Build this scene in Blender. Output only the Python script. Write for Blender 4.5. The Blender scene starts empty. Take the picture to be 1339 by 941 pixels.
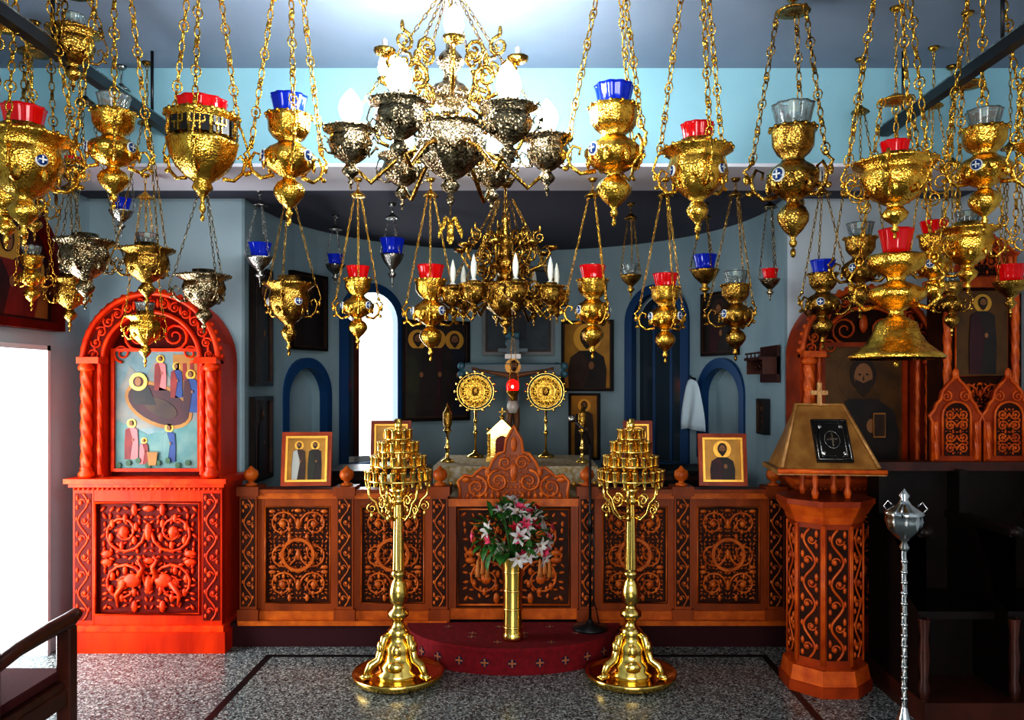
import bpy, bmesh, math, random
from mathutils import Vector, Matrix
random.seed(4)
pi=math.pi; sin=math.sin; cos=math.cos
SC=bpy.context.scene

# ---------------------------------------------------------------- materials
def mat(name,col,rough=.5,metal=0.,bump=0.,bscale=40.,col2=None,cscale=8.,emit=0.,ecol=None,trans=0.,kind='noise',spec=None,stretch=None):
    m=bpy.data.materials.new(name); m.use_nodes=True
    nt=m.node_tree; b=nt.nodes['Principled BSDF']
    def c4(c): return (c[0],c[1],c[2],1)
    b.inputs['Base Color'].default_value=c4(col)
    b.inputs['Roughness'].default_value=rough; b.inputs['Metallic'].default_value=metal
    if spec is not None: b.inputs['Specular IOR Level'].default_value=spec
    tc=nt.nodes.new('ShaderNodeTexCoord'); mp=nt.nodes.new('ShaderNodeMapping')
    nt.links.new(tc.outputs['Object'],mp.inputs['Vector'])
    if stretch: mp.inputs['Scale'].default_value=stretch
    if col2:
        n=nt.nodes.new('ShaderNodeTexNoise'); n.inputs['Scale'].default_value=cscale; n.inputs['Detail'].default_value=5
        r=nt.nodes.new('ShaderNodeValToRGB'); r.color_ramp.elements[0].color=c4(col); r.color_ramp.elements[1].color=c4(col2)
        r.color_ramp.elements[0].position=.35; r.color_ramp.elements[1].position=.65
        nt.links.new(mp.outputs[0],n.inputs['Vector']); nt.links.new(n.outputs['Fac'],r.inputs[0]); nt.links.new(r.outputs[0],b.inputs['Base Color'])
    if bump:
        if kind=='vor':
            t=nt.nodes.new('ShaderNodeTexVoronoi'); out='Distance'
        else:
            t=nt.nodes.new('ShaderNodeTexNoise'); out='Fac'
        t.inputs['Scale'].default_value=bscale
        nt.links.new(mp.outputs[0],t.inputs['Vector'])
        bp=nt.nodes.new('ShaderNodeBump'); bp.inputs['Strength'].default_value=bump; bp.inputs['Distance'].default_value=.01
        nt.links.new(t.outputs[out],bp.inputs['Height']); nt.links.new(bp.outputs[0],b.inputs['Normal'])
    if emit:
        b.inputs['Emission Color'].default_value=c4(ecol or col); b.inputs['Emission Strength'].default_value=emit
    if trans: b.inputs['Transmission Weight'].default_value=trans
    return m

GOLD=mat('gold_embossed',(.88,.54,.10),.22,1,.26,120,kind='vor',col2=(.50,.27,.05),cscale=28)
GOLDD=mat('gold_dark',(.55,.34,.08),.26,1,.3,110,kind='vor',col2=(.22,.12,.03),cscale=30)
BRASS=mat('brass_polished',(.86,.60,.18),.17,1,.08,20)
SILV=mat('silver_embossed',(.50,.49,.46),.25,1,.28,110,kind='vor',col2=(.25,.24,.22),cscale=30)
ANTQ=mat('antique_silver',(.42,.34,.22),.24,1,.4,95,kind='vor',col2=(.12,.09,.05),cscale=30)
REDG=mat('glass_red',(.62,.006,.01),.08,0,trans=.45,emit=.10)
BLUG=mat('glass_blue',(.008,.04,.50),.08,0,trans=.45,emit=.08)
CLRG=mat('glass_clear',(.8,.9,.9),.04,0,trans=.9)
WHT=mat('enamel_white',(.62,.62,.58),.3)
BLU=mat('enamel_blue',(.012,.045,.16),.25)
WAX=mat('candle_bulb',(.62,.64,.56),.3,emit=.05)
LIT=mat('bulb_lit',(1,1,1),.3,emit=85,ecol=(.92,.97,1))
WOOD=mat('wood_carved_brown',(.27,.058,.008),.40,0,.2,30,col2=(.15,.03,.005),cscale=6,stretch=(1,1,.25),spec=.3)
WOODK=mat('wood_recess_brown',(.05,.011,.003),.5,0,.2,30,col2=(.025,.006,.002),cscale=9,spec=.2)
WOODB=mat('wood_carved_light',(.48,.125,.014),.38,0,.15,40,col2=(.32,.07,.009),cscale=14,spec=.3)
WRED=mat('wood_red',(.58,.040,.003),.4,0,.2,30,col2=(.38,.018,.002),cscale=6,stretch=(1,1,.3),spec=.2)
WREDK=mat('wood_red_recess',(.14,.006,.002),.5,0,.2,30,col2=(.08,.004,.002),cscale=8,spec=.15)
WREDB=mat('wood_red_carving',(.70,.060,.004),.38,0,.15,40,col2=(.50,.028,.003),cscale=14,spec=.25)
WORG=mat('wood_orange',(.34,.052,.006),.38,0,.2,30,col2=(.21,.028,.004),cscale=7,spec=.3)
WORGB=mat('wood_orange_carving',(.56,.12,.013),.36,0,.1,40,col2=(.38,.06,.008),cscale=14,spec=.3)
WDK=mat('wood_dark',(.013,.006,.004),.45,0,.15,30,col2=(.007,.004,.003),cscale=8,spec=.3)
WCH=mat('wood_chair',(.075,.018,.009),.35,0,.1,30,col2=(.04,.010,.006),cscale=9)
GW=mat('wood_gilt',(.40,.20,.05),.35,.3,.3,50)
BLK=mat('black_metal',(.01,.01,.012),.35)
BFR=mat('blue_frame_paint',(.008,.06,.16),.4)
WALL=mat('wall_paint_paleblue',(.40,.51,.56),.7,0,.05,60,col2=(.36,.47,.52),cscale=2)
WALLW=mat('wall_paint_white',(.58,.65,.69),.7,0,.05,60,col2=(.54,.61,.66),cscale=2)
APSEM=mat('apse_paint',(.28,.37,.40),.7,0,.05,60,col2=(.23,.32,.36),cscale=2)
BEAMM=mat('beam_paint',(.30,.52,.60),.7,0,.04,60,col2=(.28,.49,.57),cscale=1.5)
SOFFLIT=mat('soffit_daylight_tint',(.72,.70,.76),.7,0,.04,60)  # pale lilac: door daylight on the beam's underside, put into the colour
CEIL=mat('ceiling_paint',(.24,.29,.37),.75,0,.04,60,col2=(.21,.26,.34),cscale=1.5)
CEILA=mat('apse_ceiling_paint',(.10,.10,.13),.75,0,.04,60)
SKIN=mat('painted_skin',(.24,.11,.045),.6)
HAIR=mat('painted_hair',(.03,.014,.008),.6)
HALO=mat('painted_gold_leaf',(.65,.36,.07),.35,.6,.1,60)
def paint(n,c,c2=None,k=.6):
    c=tuple(x*k for x in c); c2=tuple(x*k for x in c2) if c2 else None
    return mat('paint_'+n,c,.55,0,0,col2=c2,cscale=9)
P_GOLD=mat('paint_gold_ground',(.42,.22,.04),.4,.4,.1,50,col2=(.28,.14,.025),cscale=6)
P_GOLDK=mat('paint_dim_gold_ground',(.14,.065,.018),.45,.3,.1,50,col2=(.06,.03,.012),cscale=5)
P_DARK=paint('dark',(.018,.014,.014),(.04,.025,.02)); P_RED=paint('red',(.35,.03,.02),(.22,.015,.015)); P_BLUE=paint('blue',(.02,.05,.22),(.03,.09,.3))
P_TEAL=paint('teal',(.12,.32,.32),(.24,.42,.38),.5); P_SKY=paint('sky',(.35,.46,.46),(.18,.32,.36),.5); P_ROCK=paint('rock',(.40,.36,.30),(.22,.26,.26),.55)
P_PINK=paint('pink',(.65,.20,.20),None,.65); P_MAR=paint('maroon',(.09,.012,.02),(.05,.01,.015)); P_BRN=paint('brown',(.09,.04,.02),(.05,.02,.012)); P_WHITE=paint('white',(.6,.6,.55))
P_GRN=paint('green',(.05,.14,.06)); P_ORG=paint('ochre',(.55,.26,.05),(.4,.17,.03))
P_OLIVE=paint('olive',(.05,.055,.025),(.03,.03,.015)); P_NAVY=paint('navy',(.015,.022,.05),(.01,.012,.03))
CLOTH=mat('altar_cloth',(.62,.58,.48),.8,0,.3,60,col2=(.40,.28,.10),cscale=30)
TOW=mat('towel_cloth',(.6,.72,.78),.9,0,.3,80)
LEAF=mat('leaf_green',(.02,.09,.015),.5,col2=(.05,.17,.03),cscale=20)
PW=mat('petal_white',(.62,.63,.58),.5,col2=(.5,.42,.42),cscale=25); PP=mat('petal_pink',(.62,.07,.15),.5); PR=mat('petal_red',(.38,.008,.025),.5)
PLAST=mat('white_plastic',(.6,.65,.68),.4)
CARP=mat('carpet_red',(.20,.003,.010),.9,0,.4,250,col2=(.14,.002,.007),cscale=30)
CARG=mat('carpet_pattern_gold',(.36,.13,.05),.9,0,.4,250)
CARN=mat('carpet_pattern_navy',(.015,.012,.05),.9,0,.4,250)
CARPD=mat('carpet_dark_red',(.035,.002,.005),.9,0,.4,250)
TERR=mat('terrazzo',(.3,.32,.33),.25)
def terr():
    nt=TERR.node_tree; b=nt.nodes['Principled BSDF']; tc=nt.nodes.new('ShaderNodeTexCoord')
    v=nt.nodes.new('ShaderNodeTexVoronoi'); v.inputs['Scale'].default_value=120
    sp=nt.nodes.new('ShaderNodeSeparateColor'); r=nt.nodes.new('ShaderNodeValToRGB'); r.color_ramp.interpolation='CONSTANT'
    e=r.color_ramp.elements; e[0].color=(.035,.042,.045,1); e[0].position=0; e[1].color=(.11,.13,.13,1); e[1].position=.25
    x=e.new(.58); x.color=(.21,.235,.23,1); x=e.new(.84); x.color=(.42,.44,.41,1)
    nt.links.new(tc.outputs['Object'],v.inputs['Vector']); nt.links.new(v.outputs['Color'],sp.inputs[0]); nt.links.new(sp.outputs[0],r.inputs[0])
    nt.links.new(r.outputs[0],b.inputs['Base Color'])
terr()

# ---------------------------------------------------------------- mesh builder
class MB:
    def __init__(s): s.v=[];s.f=[];s.m=[];s.s=[];s.mats=[];s.M=Matrix.Identity(4)
    def mi(s,m):
        if m not in s.mats: s.mats.append(m)
        return s.mats.index(m)
    def add(s,vs,fs,m,smooth=False,M=None):
        T=s.M@M if M is not None else s.M
        o=len(s.v); s.v.extend([tuple(T@Vector(v)) for v in vs]); k=s.mi(m)
        for f in fs: s.f.append([i+o for i in f]); s.m.append(k); s.s.append(smooth)
    def box(s,x0,x1,y0,y1,z0,z1,m,M=None):
        vs=[(x,y,z) for z in (z0,z1) for y in (y0,y1) for x in (x0,x1)]
        s.add(vs,[(0,2,3,1),(4,5,7,6),(0,1,5,4),(2,6,7,3),(0,4,6,2),(1,3,7,5)],m,False,M)
    def lathe(s,prof,m,c=(0,0,0),n=24,lobes=0,amp=0.,twist=0.,M=None,sc=1.,smooth=True):
        vs=[];fs=[]
        for (r,z) in prof:
            for i in range(n):
                a=2*pi*i/n; rr=r*(1+(amp*cos(lobes*(a)+twist*z) if lobes else 0))
                vs.append((c[0]+sc*rr*cos(a),c[1]+sc*rr*sin(a),c[2]+sc*z))
        for j in range(len(prof)-1):
            for i in range(n):
                k=(i+1)%n; fs.append((j*n+i,j*n+k,(j+1)*n+k,(j+1)*n+i))
        s.add(vs,fs,m,smooth,M)
    def tube(s,pts,r,m,n=6,closed=False,M=None):
        P=[Vector(p) for p in pts]; L=len(P); vs=[];fs=[]; up=None
        for i in range(L):
            a=P[(i-1)%L] if (closed or i>0) else P[i]; b=P[(i+1)%L] if (closed or i<L-1) else P[i]
            t=(b-a)
            t=t.normalized() if t.length>1e-9 else Vector((0,0,1))
            if up is None:
                up=Vector((0,0,1)) if abs(t.z)<.9 else Vector((0,1,0))
            u=(up-t*up.dot(t))
            if u.length<1e-6: u=t.orthogonal()
            u.normalize(); w=t.cross(u); up=u
            rr=r[i] if isinstance(r,(list,tuple)) else r
            for k in range(n):
                q=2*pi*k/n; vs.append(tuple(P[i]+u*(rr*cos(q))+w*(rr*sin(q))))
        for j in range(L if closed else L-1):
            j2=(j+1)%L
            for k in range(n):
                k2=(k+1)%n; fs.append((j*n+k,j2*n+k,j2*n+k2,j*n+k2))
        if not closed: fs.append(tuple(range(n))[::-1]); fs.append(tuple((L-1)*n+k for k in range(n)))
        s.add(vs,fs,m,True,M)
    def prism(s,poly,y0,y1,m,M=None,smooth=False):
        n=len(poly); vs=[(x,y0,z) for x,z in poly]+[(x,y1,z) for x,z in poly]
        fs=[tuple(range(n)),tuple(range(2*n-1,n-1,-1))]+[(i,i+n,(i+1)%n+n,(i+1)%n) for i in range(n)]
        s.add(vs,fs,m,smooth,M)
    def ring(s,outer,inner,y0,y1,m,M=None,closed=True):
        n=len(outer); vs=[(x,y0,z) for x,z in outer]+[(x,y0,z) for x,z in inner]+[(x,y1,z) for x,z in outer]+[(x,y1,z) for x,z in inner]
        fs=[]
        for i in range(n if closed else n-1):
            k=(i+1)%n
            fs+= [(i,k,n+k,n+i),(2*n+i,3*n+i,3*n+k,2*n+k),(i,2*n+i,2*n+k,k),(n+i,n+k,3*n+k,3*n+i)]
        if not closed: fs+=[(0,n,3*n,2*n),(n-1,3*n-1,4*n-1,2*n-1)]
        s.add(vs,fs,m,False,M)
    def ell(s,c,r,m,n=10,k=6,M=None):
        vs=[];fs=[]
        if not isinstance(r,(tuple,list)): r=(r,r,r)
        for j in range(k+1):
            p=-pi/2+pi*j/k
            for i in range(n):
                a=2*pi*i/n; vs.append((c[0]+r[0]*cos(p)*cos(a),c[1]+r[1]*cos(p)*sin(a),c[2]+r[2]*sin(p)))
        for j in range(k):
            for i in range(n):
                q=(i+1)%n; fs.append((j*n+i,j*n+q,(j+1)*n+q,(j+1)*n+i))
        s.add(vs,fs,m,True,M)
    def disc(s,cx,cz,r,y,m,n=24,rz=None,M=None,th=.001):
        rz=rz or r
        s.prism([(cx+r*cos(2*pi*i/n),cz+rz*sin(2*pi*i/n)) for i in range(n)],y-th,y+th,m,M)
    def done(s,name,loc=(0,0,0),rotz=0.,bevel=0):
        me=bpy.data.meshes.new(name); me.from_pydata(s.v,[],s.f)
        for m in s.mats: me.materials.append(m)
        me.polygons.foreach_set('material_index',s.m); me.polygons.foreach_set('use_smooth',s.s); me.validate(); me.update()
        bm=bmesh.new(); bm.from_mesh(me); bmesh.ops.recalc_face_normals(bm,faces=bm.faces[:]); bm.to_mesh(me); bm.free(); me.update()
        o=bpy.data.objects.new(name,me); SC.collection.objects.link(o); o.location=loc; o.rotation_euler=(0,0,rotz)
        if bevel:
            b=o.modifiers.new('b','BEVEL'); b.width=bevel; b.segments=1; b.limit_method='ANGLE'
        return o
def T(x=0,y=0,z=0,rz=0,rx=0,ry=0,s=1):
    return Matrix.Translation((x,y,z))@Matrix.Rotation(rz,4,'Z')@Matrix.Rotation(ry,4,'Y')@Matrix.Rotation(rx,4,'X')@Matrix.Scale(s,4)
def archpts(w,z0,z1,n=16):
    r=w/2; zc=z1-r
    return [(-r,z0)]+[(r*cos(pi-pi*i/n),zc+r*sin(pi-pi*i/n)) for i in range(n+1)]+[(r,z0)]

# ---------------------------------------------------------------- room shell
XL,XR,XC,YC,R=-3.0,2.95,-.09,5.75,1.85
YB=5.45; ZC=3.49; ZA=2.96; PZ=.15
m=MB(); m.box(XL-.15,XR+.15,-2.2,YB+.2,-.1,0,TERR); m.done('floor')
m=MB()
m.box(-1.63,1.49,4.925,4.965,0,.002,BLK)
m.box(-1.63,-1.59,.5,4.925,0,.002,BLK); m.box(1.45,1.49,.5,4.925,0,.002,BLK)
m.done('trim_floor_inlay')
m=MB(); m.box(XL-.15,XR+.15,-2.2,4.53,ZC,ZC+.1,CEIL); m.done('ceiling')
m=MB(); m.box(XL,XR,4.53,5.1,ZA-.01,ZC+.1,BEAMM); m.done('ceiling_beam')
m=MB(); m.box(XL,XR,4.535,5.1,ZA-.03,ZA-.01,SOFFLIT); m.done('beam_soffit_lit_slab')  # added slab under the beam; its pale colour imitates daylight from the door
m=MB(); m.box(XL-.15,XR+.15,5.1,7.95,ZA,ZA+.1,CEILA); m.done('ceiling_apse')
m=MB(); m.box(XL-.2,XL,-2.2,3.6,0,ZC,WALL); m.box(XL-.2,XL,3.6,4.98,1.93,ZC,WALL); m.box(XL-.2,XL,4.98,YB+.15,0,ZC,WALL); m.done('wall_left')
m=MB()
m.box(XL-.16,XL+.012,4.95,4.98,0,1.93,PLAST); m.box(XL-.16,XL+.012,3.6,4.98,1.90,1.93,PLAST); m.box(XL-.16,XL+.012,3.6,3.63,0,1.93,PLAST)
m.done('door_1')
m=MB(); m.box(XR,XR+.2,-2.2,YB+.15,0,ZC,WALLW); m.done('wall_right')
m=MB()
m.box(XL-.2,-1.8,-2.35,-2.2,0,ZC,WALL); m.box(1.8,XR+.2,-2.35,-2.2,0,ZC,WALL); m.box(-1.8,1.8,-2.35,-2.2,0,.8,WALL); m.box(-1.8,1.8,-2.35,-2.2,2.9,ZC,WALL); m.done('wall_rear')
m=MB()
for x in (-1.8,-.6,.56,1.75): m.box(x,x+.05,-2.32,-2.24,.8,2.9,PLAST)
m.box(-1.8,1.8,-2.32,-2.24,.8,.86,PLAST); m.box(-1.8,1.8,-2.32,-2.24,2.84,2.9,PLAST); m.done('window_3')
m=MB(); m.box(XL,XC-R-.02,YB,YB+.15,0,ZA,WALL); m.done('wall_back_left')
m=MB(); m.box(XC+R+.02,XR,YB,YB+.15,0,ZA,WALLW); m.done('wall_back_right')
def apse_path(Rr):
    p=[(XC-Rr,YB+.0015)]
    for i in range(41):
        a=-pi/2+pi*i/40; p.append((XC+Rr*sin(a),YC+Rr*cos(a)))
    p.append((XC+Rr,YB+.0015)); return p
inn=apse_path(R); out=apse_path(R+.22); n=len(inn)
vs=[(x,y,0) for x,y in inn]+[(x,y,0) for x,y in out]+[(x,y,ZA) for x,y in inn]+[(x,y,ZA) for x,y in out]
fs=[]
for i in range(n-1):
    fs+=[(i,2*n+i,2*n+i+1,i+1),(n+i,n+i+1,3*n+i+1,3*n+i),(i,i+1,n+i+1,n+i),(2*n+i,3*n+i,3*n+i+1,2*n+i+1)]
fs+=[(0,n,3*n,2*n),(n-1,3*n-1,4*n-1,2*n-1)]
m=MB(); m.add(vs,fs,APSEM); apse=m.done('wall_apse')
def wallM(a,w=0.,off=0.):
    a=math.radians(a); rr=math.sqrt(R*R-(w/2)**2)-off
    return T(XC+rr*sin(a),YC+rr*cos(a),0,rz=-a)
cutters=[]
def cut(a,w,z0,z1,depth):
    c=MB(); c.M=wallM(a); c.prism(archpts(w,z0,z1),-.25,depth,APSEM); o=c.done('cutter'); cutters.append(o)
    md=apse.modifiers.new('c','BOOLEAN'); md.operation='DIFFERENCE'; md.object=o; md.solver='EXACT'
WA=45; 
cut(-WA,.52,1.0,2.5,.4); cut(WA-2,.52,1.0,2.5,.4); cut(-68,.5,1.1,1.83,.12); cut(66,.5,1.1,1.83,.12)
bpy.context.view_layer.update()
dg=bpy.context.evaluated_depsgraph_get(); me=bpy.data.meshes.new_from_object(apse.evaluated_get(dg)); apse.modifiers.clear(); apse.data=me; me.name='wall_apse'
for o in cutters: bpy.data.objects.remove(o)
def frame(name,a,w,z0,z1,dark,closed_panel):
    m=MB(); m.M=wallM(a,w+.14)
    o=archpts(w+.15,z0-.05,z1+.075); i_=archpts(w-.01,z0,z1-.005)
    m.ring(o,i_,-.03,.045,BFR,closed=True)
    if closed_panel:
        m.prism(archpts(w-.01,z0,z1-.01),.10,.12,dark)
        for x in (-.09,.09): m.box(x-.012,x+.012,.085,.1,z0,z1-.1,BFR)
    else:
        m.box(-.13,-.08,.08,.13,z0,z1-.08,WCH); m.prism(archpts(.13,z0,z1-.24)+[],.10,.12,dark,M=T(-.19,0,0)); m.box(-.25,.25,.08,.13,z0,z0+.05,WHT)
    return m.done(name)
P_GLASSD=mat('dark_glass',(.03,.05,.07),.12)
frame('window_1',-WA,.52,1.0,2.5,P_GLASSD,False)
frame('window_2',WA-2,.52,1.0,2.5,P_GLASSD,True)
for k,a in enumerate((-68,66)):
    m=MB(); m.M=wallM(a,.6); m.ring(archpts(.61,1.07,1.9),archpts(.49,1.1,1.82),-.02,.06,BFR); m.done('trim_niche_%d'%(k+1))
m=MB(); m.box(XC-R,XC+R,5.12,5.75,0,PZ,CARPD)
m.prism([(R*.999*cos(pi*i/30),R*.999*sin(pi*i/30)) for i in range(31)],-PZ,0,CARPD,M=T(XC,5.75,0,rx=-pi/2)@T(0,0,0))
m.done('floor_sanctuary')

for x,nm in ((-2.03,'trim_rail'),(2.03,'trim_rail')):
    m=MB(); m.box(x-.025,x+.025,.5,4.53,3.10,3.15,BLK); m.box(x-.008,x+.008,.5,4.53,3.15,3.17,SILV)
    for y in (1,2.2,3.4,4.3): m.tube([(x,y,3.15),(x,y,3.49)],.008,BLK)
    m.done(nm+('_1' if x<0 else '_2'))
m=MB(); m.box(XL,XL+.22,3.7,4.5,2.84,3.08,PLAST); m.box(XL+.1,XL+.223,3.74,4.46,2.85,2.89,BLK); m.box(XL+.22,XL+.228,3.74,4.46,2.96,2.965,BLK); m.done('air_conditioner',bevel=.015)

# ---------------------------------------------------------------- ornament helpers
def spiral(m,cx,cz,r,turns,a0,d,y,tr,mt,n=22):
    pts=[]
    for i in range(n):
        t=i/(n-1); a=a0+d*turns*2*pi*t; rr=r*(1-.85*t); pts.append((cx+rr*cos(a),y,cz+rr*sin(a)))
    m.tube(pts,[tr*(1-.4*i/(n-1)) for i in range(n)],mt,5)
def leafy(m,x0,x1,z0,z1,y,mt,step=.03,tr=.006):
    nx=max(1,int((x1-x0)/2/step)); nz=max(1,int((z1-z0)/step)); cx=(x0+x1)/2
    rnd=random.Random(7)
    for j in range(nz):
        for i in range(nx):
            dx=(i+.5)*(x1-x0)/2/nx+rnd.uniform(-.2,.2)*step; z=z0+(j+.5)*(z1-z0)/nz+rnd.uniform(-.2,.2)*step; an=rnd.uniform(0,pi); rr=step*rnd.uniform(.38,.55)
            for sg in (-1,1):
                m.ell((0,0,0),(rr,tr,rr*.42),mt,6,4,M=T(cx+sg*dx,y,z,ry=an*sg))
def scrolls(m,x0,x1,z0,z1,y,mt,tr=.007,leaf=True):
    w=x1-x0; h=z1-z0; cx=(x0+x1)/2; q=w/2; rows=max(1,round(h/(q*.95))); dh=h/rows; r=min(q,dh)*.46
    if leaf: leafy(m,x0,x1,z0,z1,y+.006,mt,step=max(.022,w/14),tr=tr*.9)
    for j in range(rows):
        zc=z0+dh*(j+.5); up=1 if j%2==0 else -1
        for sg in (-1,1):
            c=cx+sg*q*.52
            spiral(m,c,zc,r,1.6,(pi if sg>0 else 0),-up*sg,y,tr,mt)
            m.ell((c,y,zc),(r*.27,tr*1.6,r*.27),mt,8,4)
            for k in range(6):
                a=k*pi/3+.4; m.ell((c+r*.62*cos(a),y,zc+r*.62*sin(a)),(r*.13,tr*1.1,r*.2),mt,6,4)
            m.ell((c+sg*r*.75,y,zc+up*dh*.42),(r*.3,tr*1.2,r*.16),mt,8,4)
            m.ell((c-sg*r*.5,y,zc-up*dh*.43),(r*.16,tr*1.2,r*.28),mt,8,4)
        m.ell((cx,y,zc),(r*.2,tr*1.6,r*.42),mt,8,4)
        m.ell((cx,y,zc+dh*.45),(r*.3,tr*1.2,r*.15),mt,8,4)
def vine(m,x,w,z0,z1,y,mt,tr=.005,back=None):
    h=z1-z0; n=max(2,round(h/(w*1.1))); pts=[]
    if back: m.box(x-w*.52,x+w*.52,y-.0005,y+.002,z0,z1,back)
    for i in range(n*8+1):
        t=i/(n*8); pts.append((x+w*.3*sin(t*n*pi),y,z0+h*t))
    m.tube(pts,tr,mt,5)
    for j in range(n):
        zc=z0+h*(j+.5)/n; sg=1 if j%2==0 else -1
        spiral(m,x-sg*w*.1,zc,w*.26,1.1,0,sg,y,tr*.8,mt,12)
        m.ell((x-sg*w*.12,y,zc),(w*.12,tr*1.6,w*.14),mt,7,4)
        m.ell((x-sg*w*.36,y,zc+w*.3),(w*.1,tr*1.3,w*.2),mt,7,4)
        m.ell((x-sg*w*.36,y,zc-w*.3),(w*.1,tr*1.3,w*.16),mt,7,4)
        m.ell((x+sg*w*.38,y,zc+w*.1),(w*.09,tr*1.3,w*.16),mt,7,4)
def rope(m,x,y,z0,z1,r,mt):
    n=40; m.lathe([(r,(z1-z0)*i/n) for i in range(n+1)],mt,(x,y,z0),20,lobes=4,amp=.17,twist=60)
def beads(m,x0,x1,z,y,mt,r=.008,step=.028):
    n=max(1,int((x1-x0)/step))
    for i in range(n): m.ell((x0+(i+.5)*(x1-x0)/n,y,z),r,mt,6,4)
def moulding(m,x0,x1,y0,y1,z,hs,mt):
    zz=z
    for (o,h) in hs: m.box(x0-o,x1+o,y0-o,y1,zz,zz+h,mt); zz+=h
def figure(m,cx,z0,h,robe,mantle,y,halo=HALO,full=True,beard=True):
    w=h*(.34 if full else .62); hh=h*(.15 if full else .30)
    hz=z0+h-hh*.62; sz=z0+h-hh*1.35
    body=[(cx-w*.5,z0),(cx-w*.52,z0+(sz-z0)*.5),(cx-w*.45,sz-hh*.3),(cx-w*.2,sz+hh*.05),(cx+w*.2,sz+hh*.05),(cx+w*.45,sz-hh*.3),(cx+w*.52,z0+(sz-z0)*.5),(cx+w*.5,z0)]
    m.disc(cx,hz,hh*.78,y-.002,halo); m.prism(body,y-.005,y-.003,robe)
    m.prism([(cx-w*.5,z0),(cx-w*.5,z0+(sz-z0)*.5),(cx-w*.43,sz-hh*.3),(cx-w*.15,sz),(cx+w*.1,z0+(sz-z0)*.6),(cx-w*.1,z0)],y-.0065,y-.0055,mantle)
    m.disc(cx,hz+hh*.06,hh*.40,y-.007,HAIR,16,hh*.50); m.disc(cx,hz,hh*.28,y-.0095,SKIN,16,hh*.40)
    if beard: m.prism([(cx-hh*.26,hz-hh*.08),(cx-hh*.2,hz-hh*.42),(cx,hz-hh*.62),(cx+hh*.2,hz-hh*.42),(cx+hh*.26,hz-hh*.08),(cx,hz-hh*.2)],y-.0125,y-.0115,HAIR)
    for e in (-1,1): m.disc(cx+e*hh*.11,hz+hh*.06,hh*.045,y-.0115,HAIR,8,hh*.03)
    m.prism([(cx-hh*.03,hz-hh*.12),(cx+hh*.03,hz-hh*.12),(cx,hz+hh*.05)],y-.012,y-.011,HAIR)
    hzz=z0+(sz-z0)*.62
    m.disc(cx+w*.12,hzz,hh*.16,y-.0095,SKIN,10,hh*.22)
def icon(name,w,h,M,fr,bg,figs,fw=.035):
    m=MB(); m.M=M
    m.ring([(-w/2,-h/2),(-w/2,h/2),(w/2,h/2),(w/2,-h/2)],[(-w/2+fw,-h/2+fw),(-w/2+fw,h/2-fw),(w/2-fw,h/2-fw),(w/2-fw,-h/2+fw)],-.02,.02,fr)
    i=fw*.75
    m.ring([(-w/2+i,-h/2+i),(-w/2+i,h/2-i),(w/2-i,h/2-i),(w/2-i,-h/2+i)],[(-w/2+fw*1.15,-h/2+fw*1.15),(-w/2+fw*1.15,h/2-fw*1.15),(w/2-fw*1.15,h/2-fw*1.15),(w/2-fw*1.15,-h/2+fw*1.15)],-.024,.0,HALO if fr is WORG else P_BRN)
    m.box(-w/2+fw*.5,w/2-fw*.5,-.002,.015,-h/2+fw*.5,h/2-fw*.5,bg)
    for f in figs:
        k=dict(f); cx=k.pop('x',0)*w; fh=k.pop('h',.85)*(h-2*fw); figure(m,cx,-h/2+fw+k.pop('z',0)*h,fh,k.pop('robe'),k.pop('mantle'),-.002,**k)
    return m.done(name)

# ---------------------------------------------------------------- chancel barrier
YBr=5.14
m=MB(); posts=[-1.80,-1.178,-.57,.386,1.0,1.60]; zt=1.0
for x in posts:
    m.box(x-.055,x+.055,YBr-.02,YBr+.1,PZ,zt+.02,WOOD); m.box(x-.068,x+.068,YBr-.033,YBr+.11,PZ,PZ+.09,WOOD); m.box(x-.07,x+.07,YBr-.035,YBr+.116,zt-.03,zt+.03,WOOD)
    vine(m,x,.085,PZ+.11,zt-.05,YBr-.022,WOODB,back=WOODK)
    m.lathe([(0,0),(.04,0),(.04,.012),(.018,.02),(.02,.03),(.04,.045),(.048,.07),(.042,.095),(.02,.11),(.008,.125),(0,.13)],WOODB,(x,YBr+.04,zt+.03),16)
for a,b in ((posts[0],posts[1]),(posts[1],posts[2]),(posts[3],posts[4]),(posts[4],posts[5])):
    x0,x1=a+.055,b-.055
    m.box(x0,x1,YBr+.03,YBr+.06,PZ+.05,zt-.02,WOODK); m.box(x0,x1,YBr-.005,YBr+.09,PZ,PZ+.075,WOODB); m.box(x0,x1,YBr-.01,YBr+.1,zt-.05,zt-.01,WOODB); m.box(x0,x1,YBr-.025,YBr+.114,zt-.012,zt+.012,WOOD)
    m.box(x0,x0+.04,YBr+.003,YBr+.032,PZ+.06,zt-.04,WOOD); m.box(x1-.04,x1,YBr+.003,YBr+.032,PZ+.06,zt-.04,WOOD)
    m.box(x0+.04,x1-.04,YBr+.005,YBr+.034,zt-.10,zt-.04,WOOD); m.box(x0+.04,x1-.04,YBr+.005,YBr+.034,PZ+.06,PZ+.12,WOOD)
    m.tube([(x0+.045,YBr+.01,PZ+.125),(x1-.045,YBr+.01,PZ+.125),(x1-.045,YBr+.01,zt-.105),(x0+.045,YBr+.01,zt-.105)],.008,WOODB,5,closed=True)
    scrolls(m,x0+.06,x1-.06,PZ+.14,zt-.12,YBr+.024,WOODB,.0085)
    m.ring([((x0+x1)/2+.11*cos(2*pi*i/24),.585+.11*sin(2*pi*i/24)) for i in range(24)],[((x0+x1)/2+.09*cos(2*pi*i/24),.585+.09*sin(2*pi*i/24)) for i in range(24)],YBr+.005,YBr+.033,WOODB)
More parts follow.
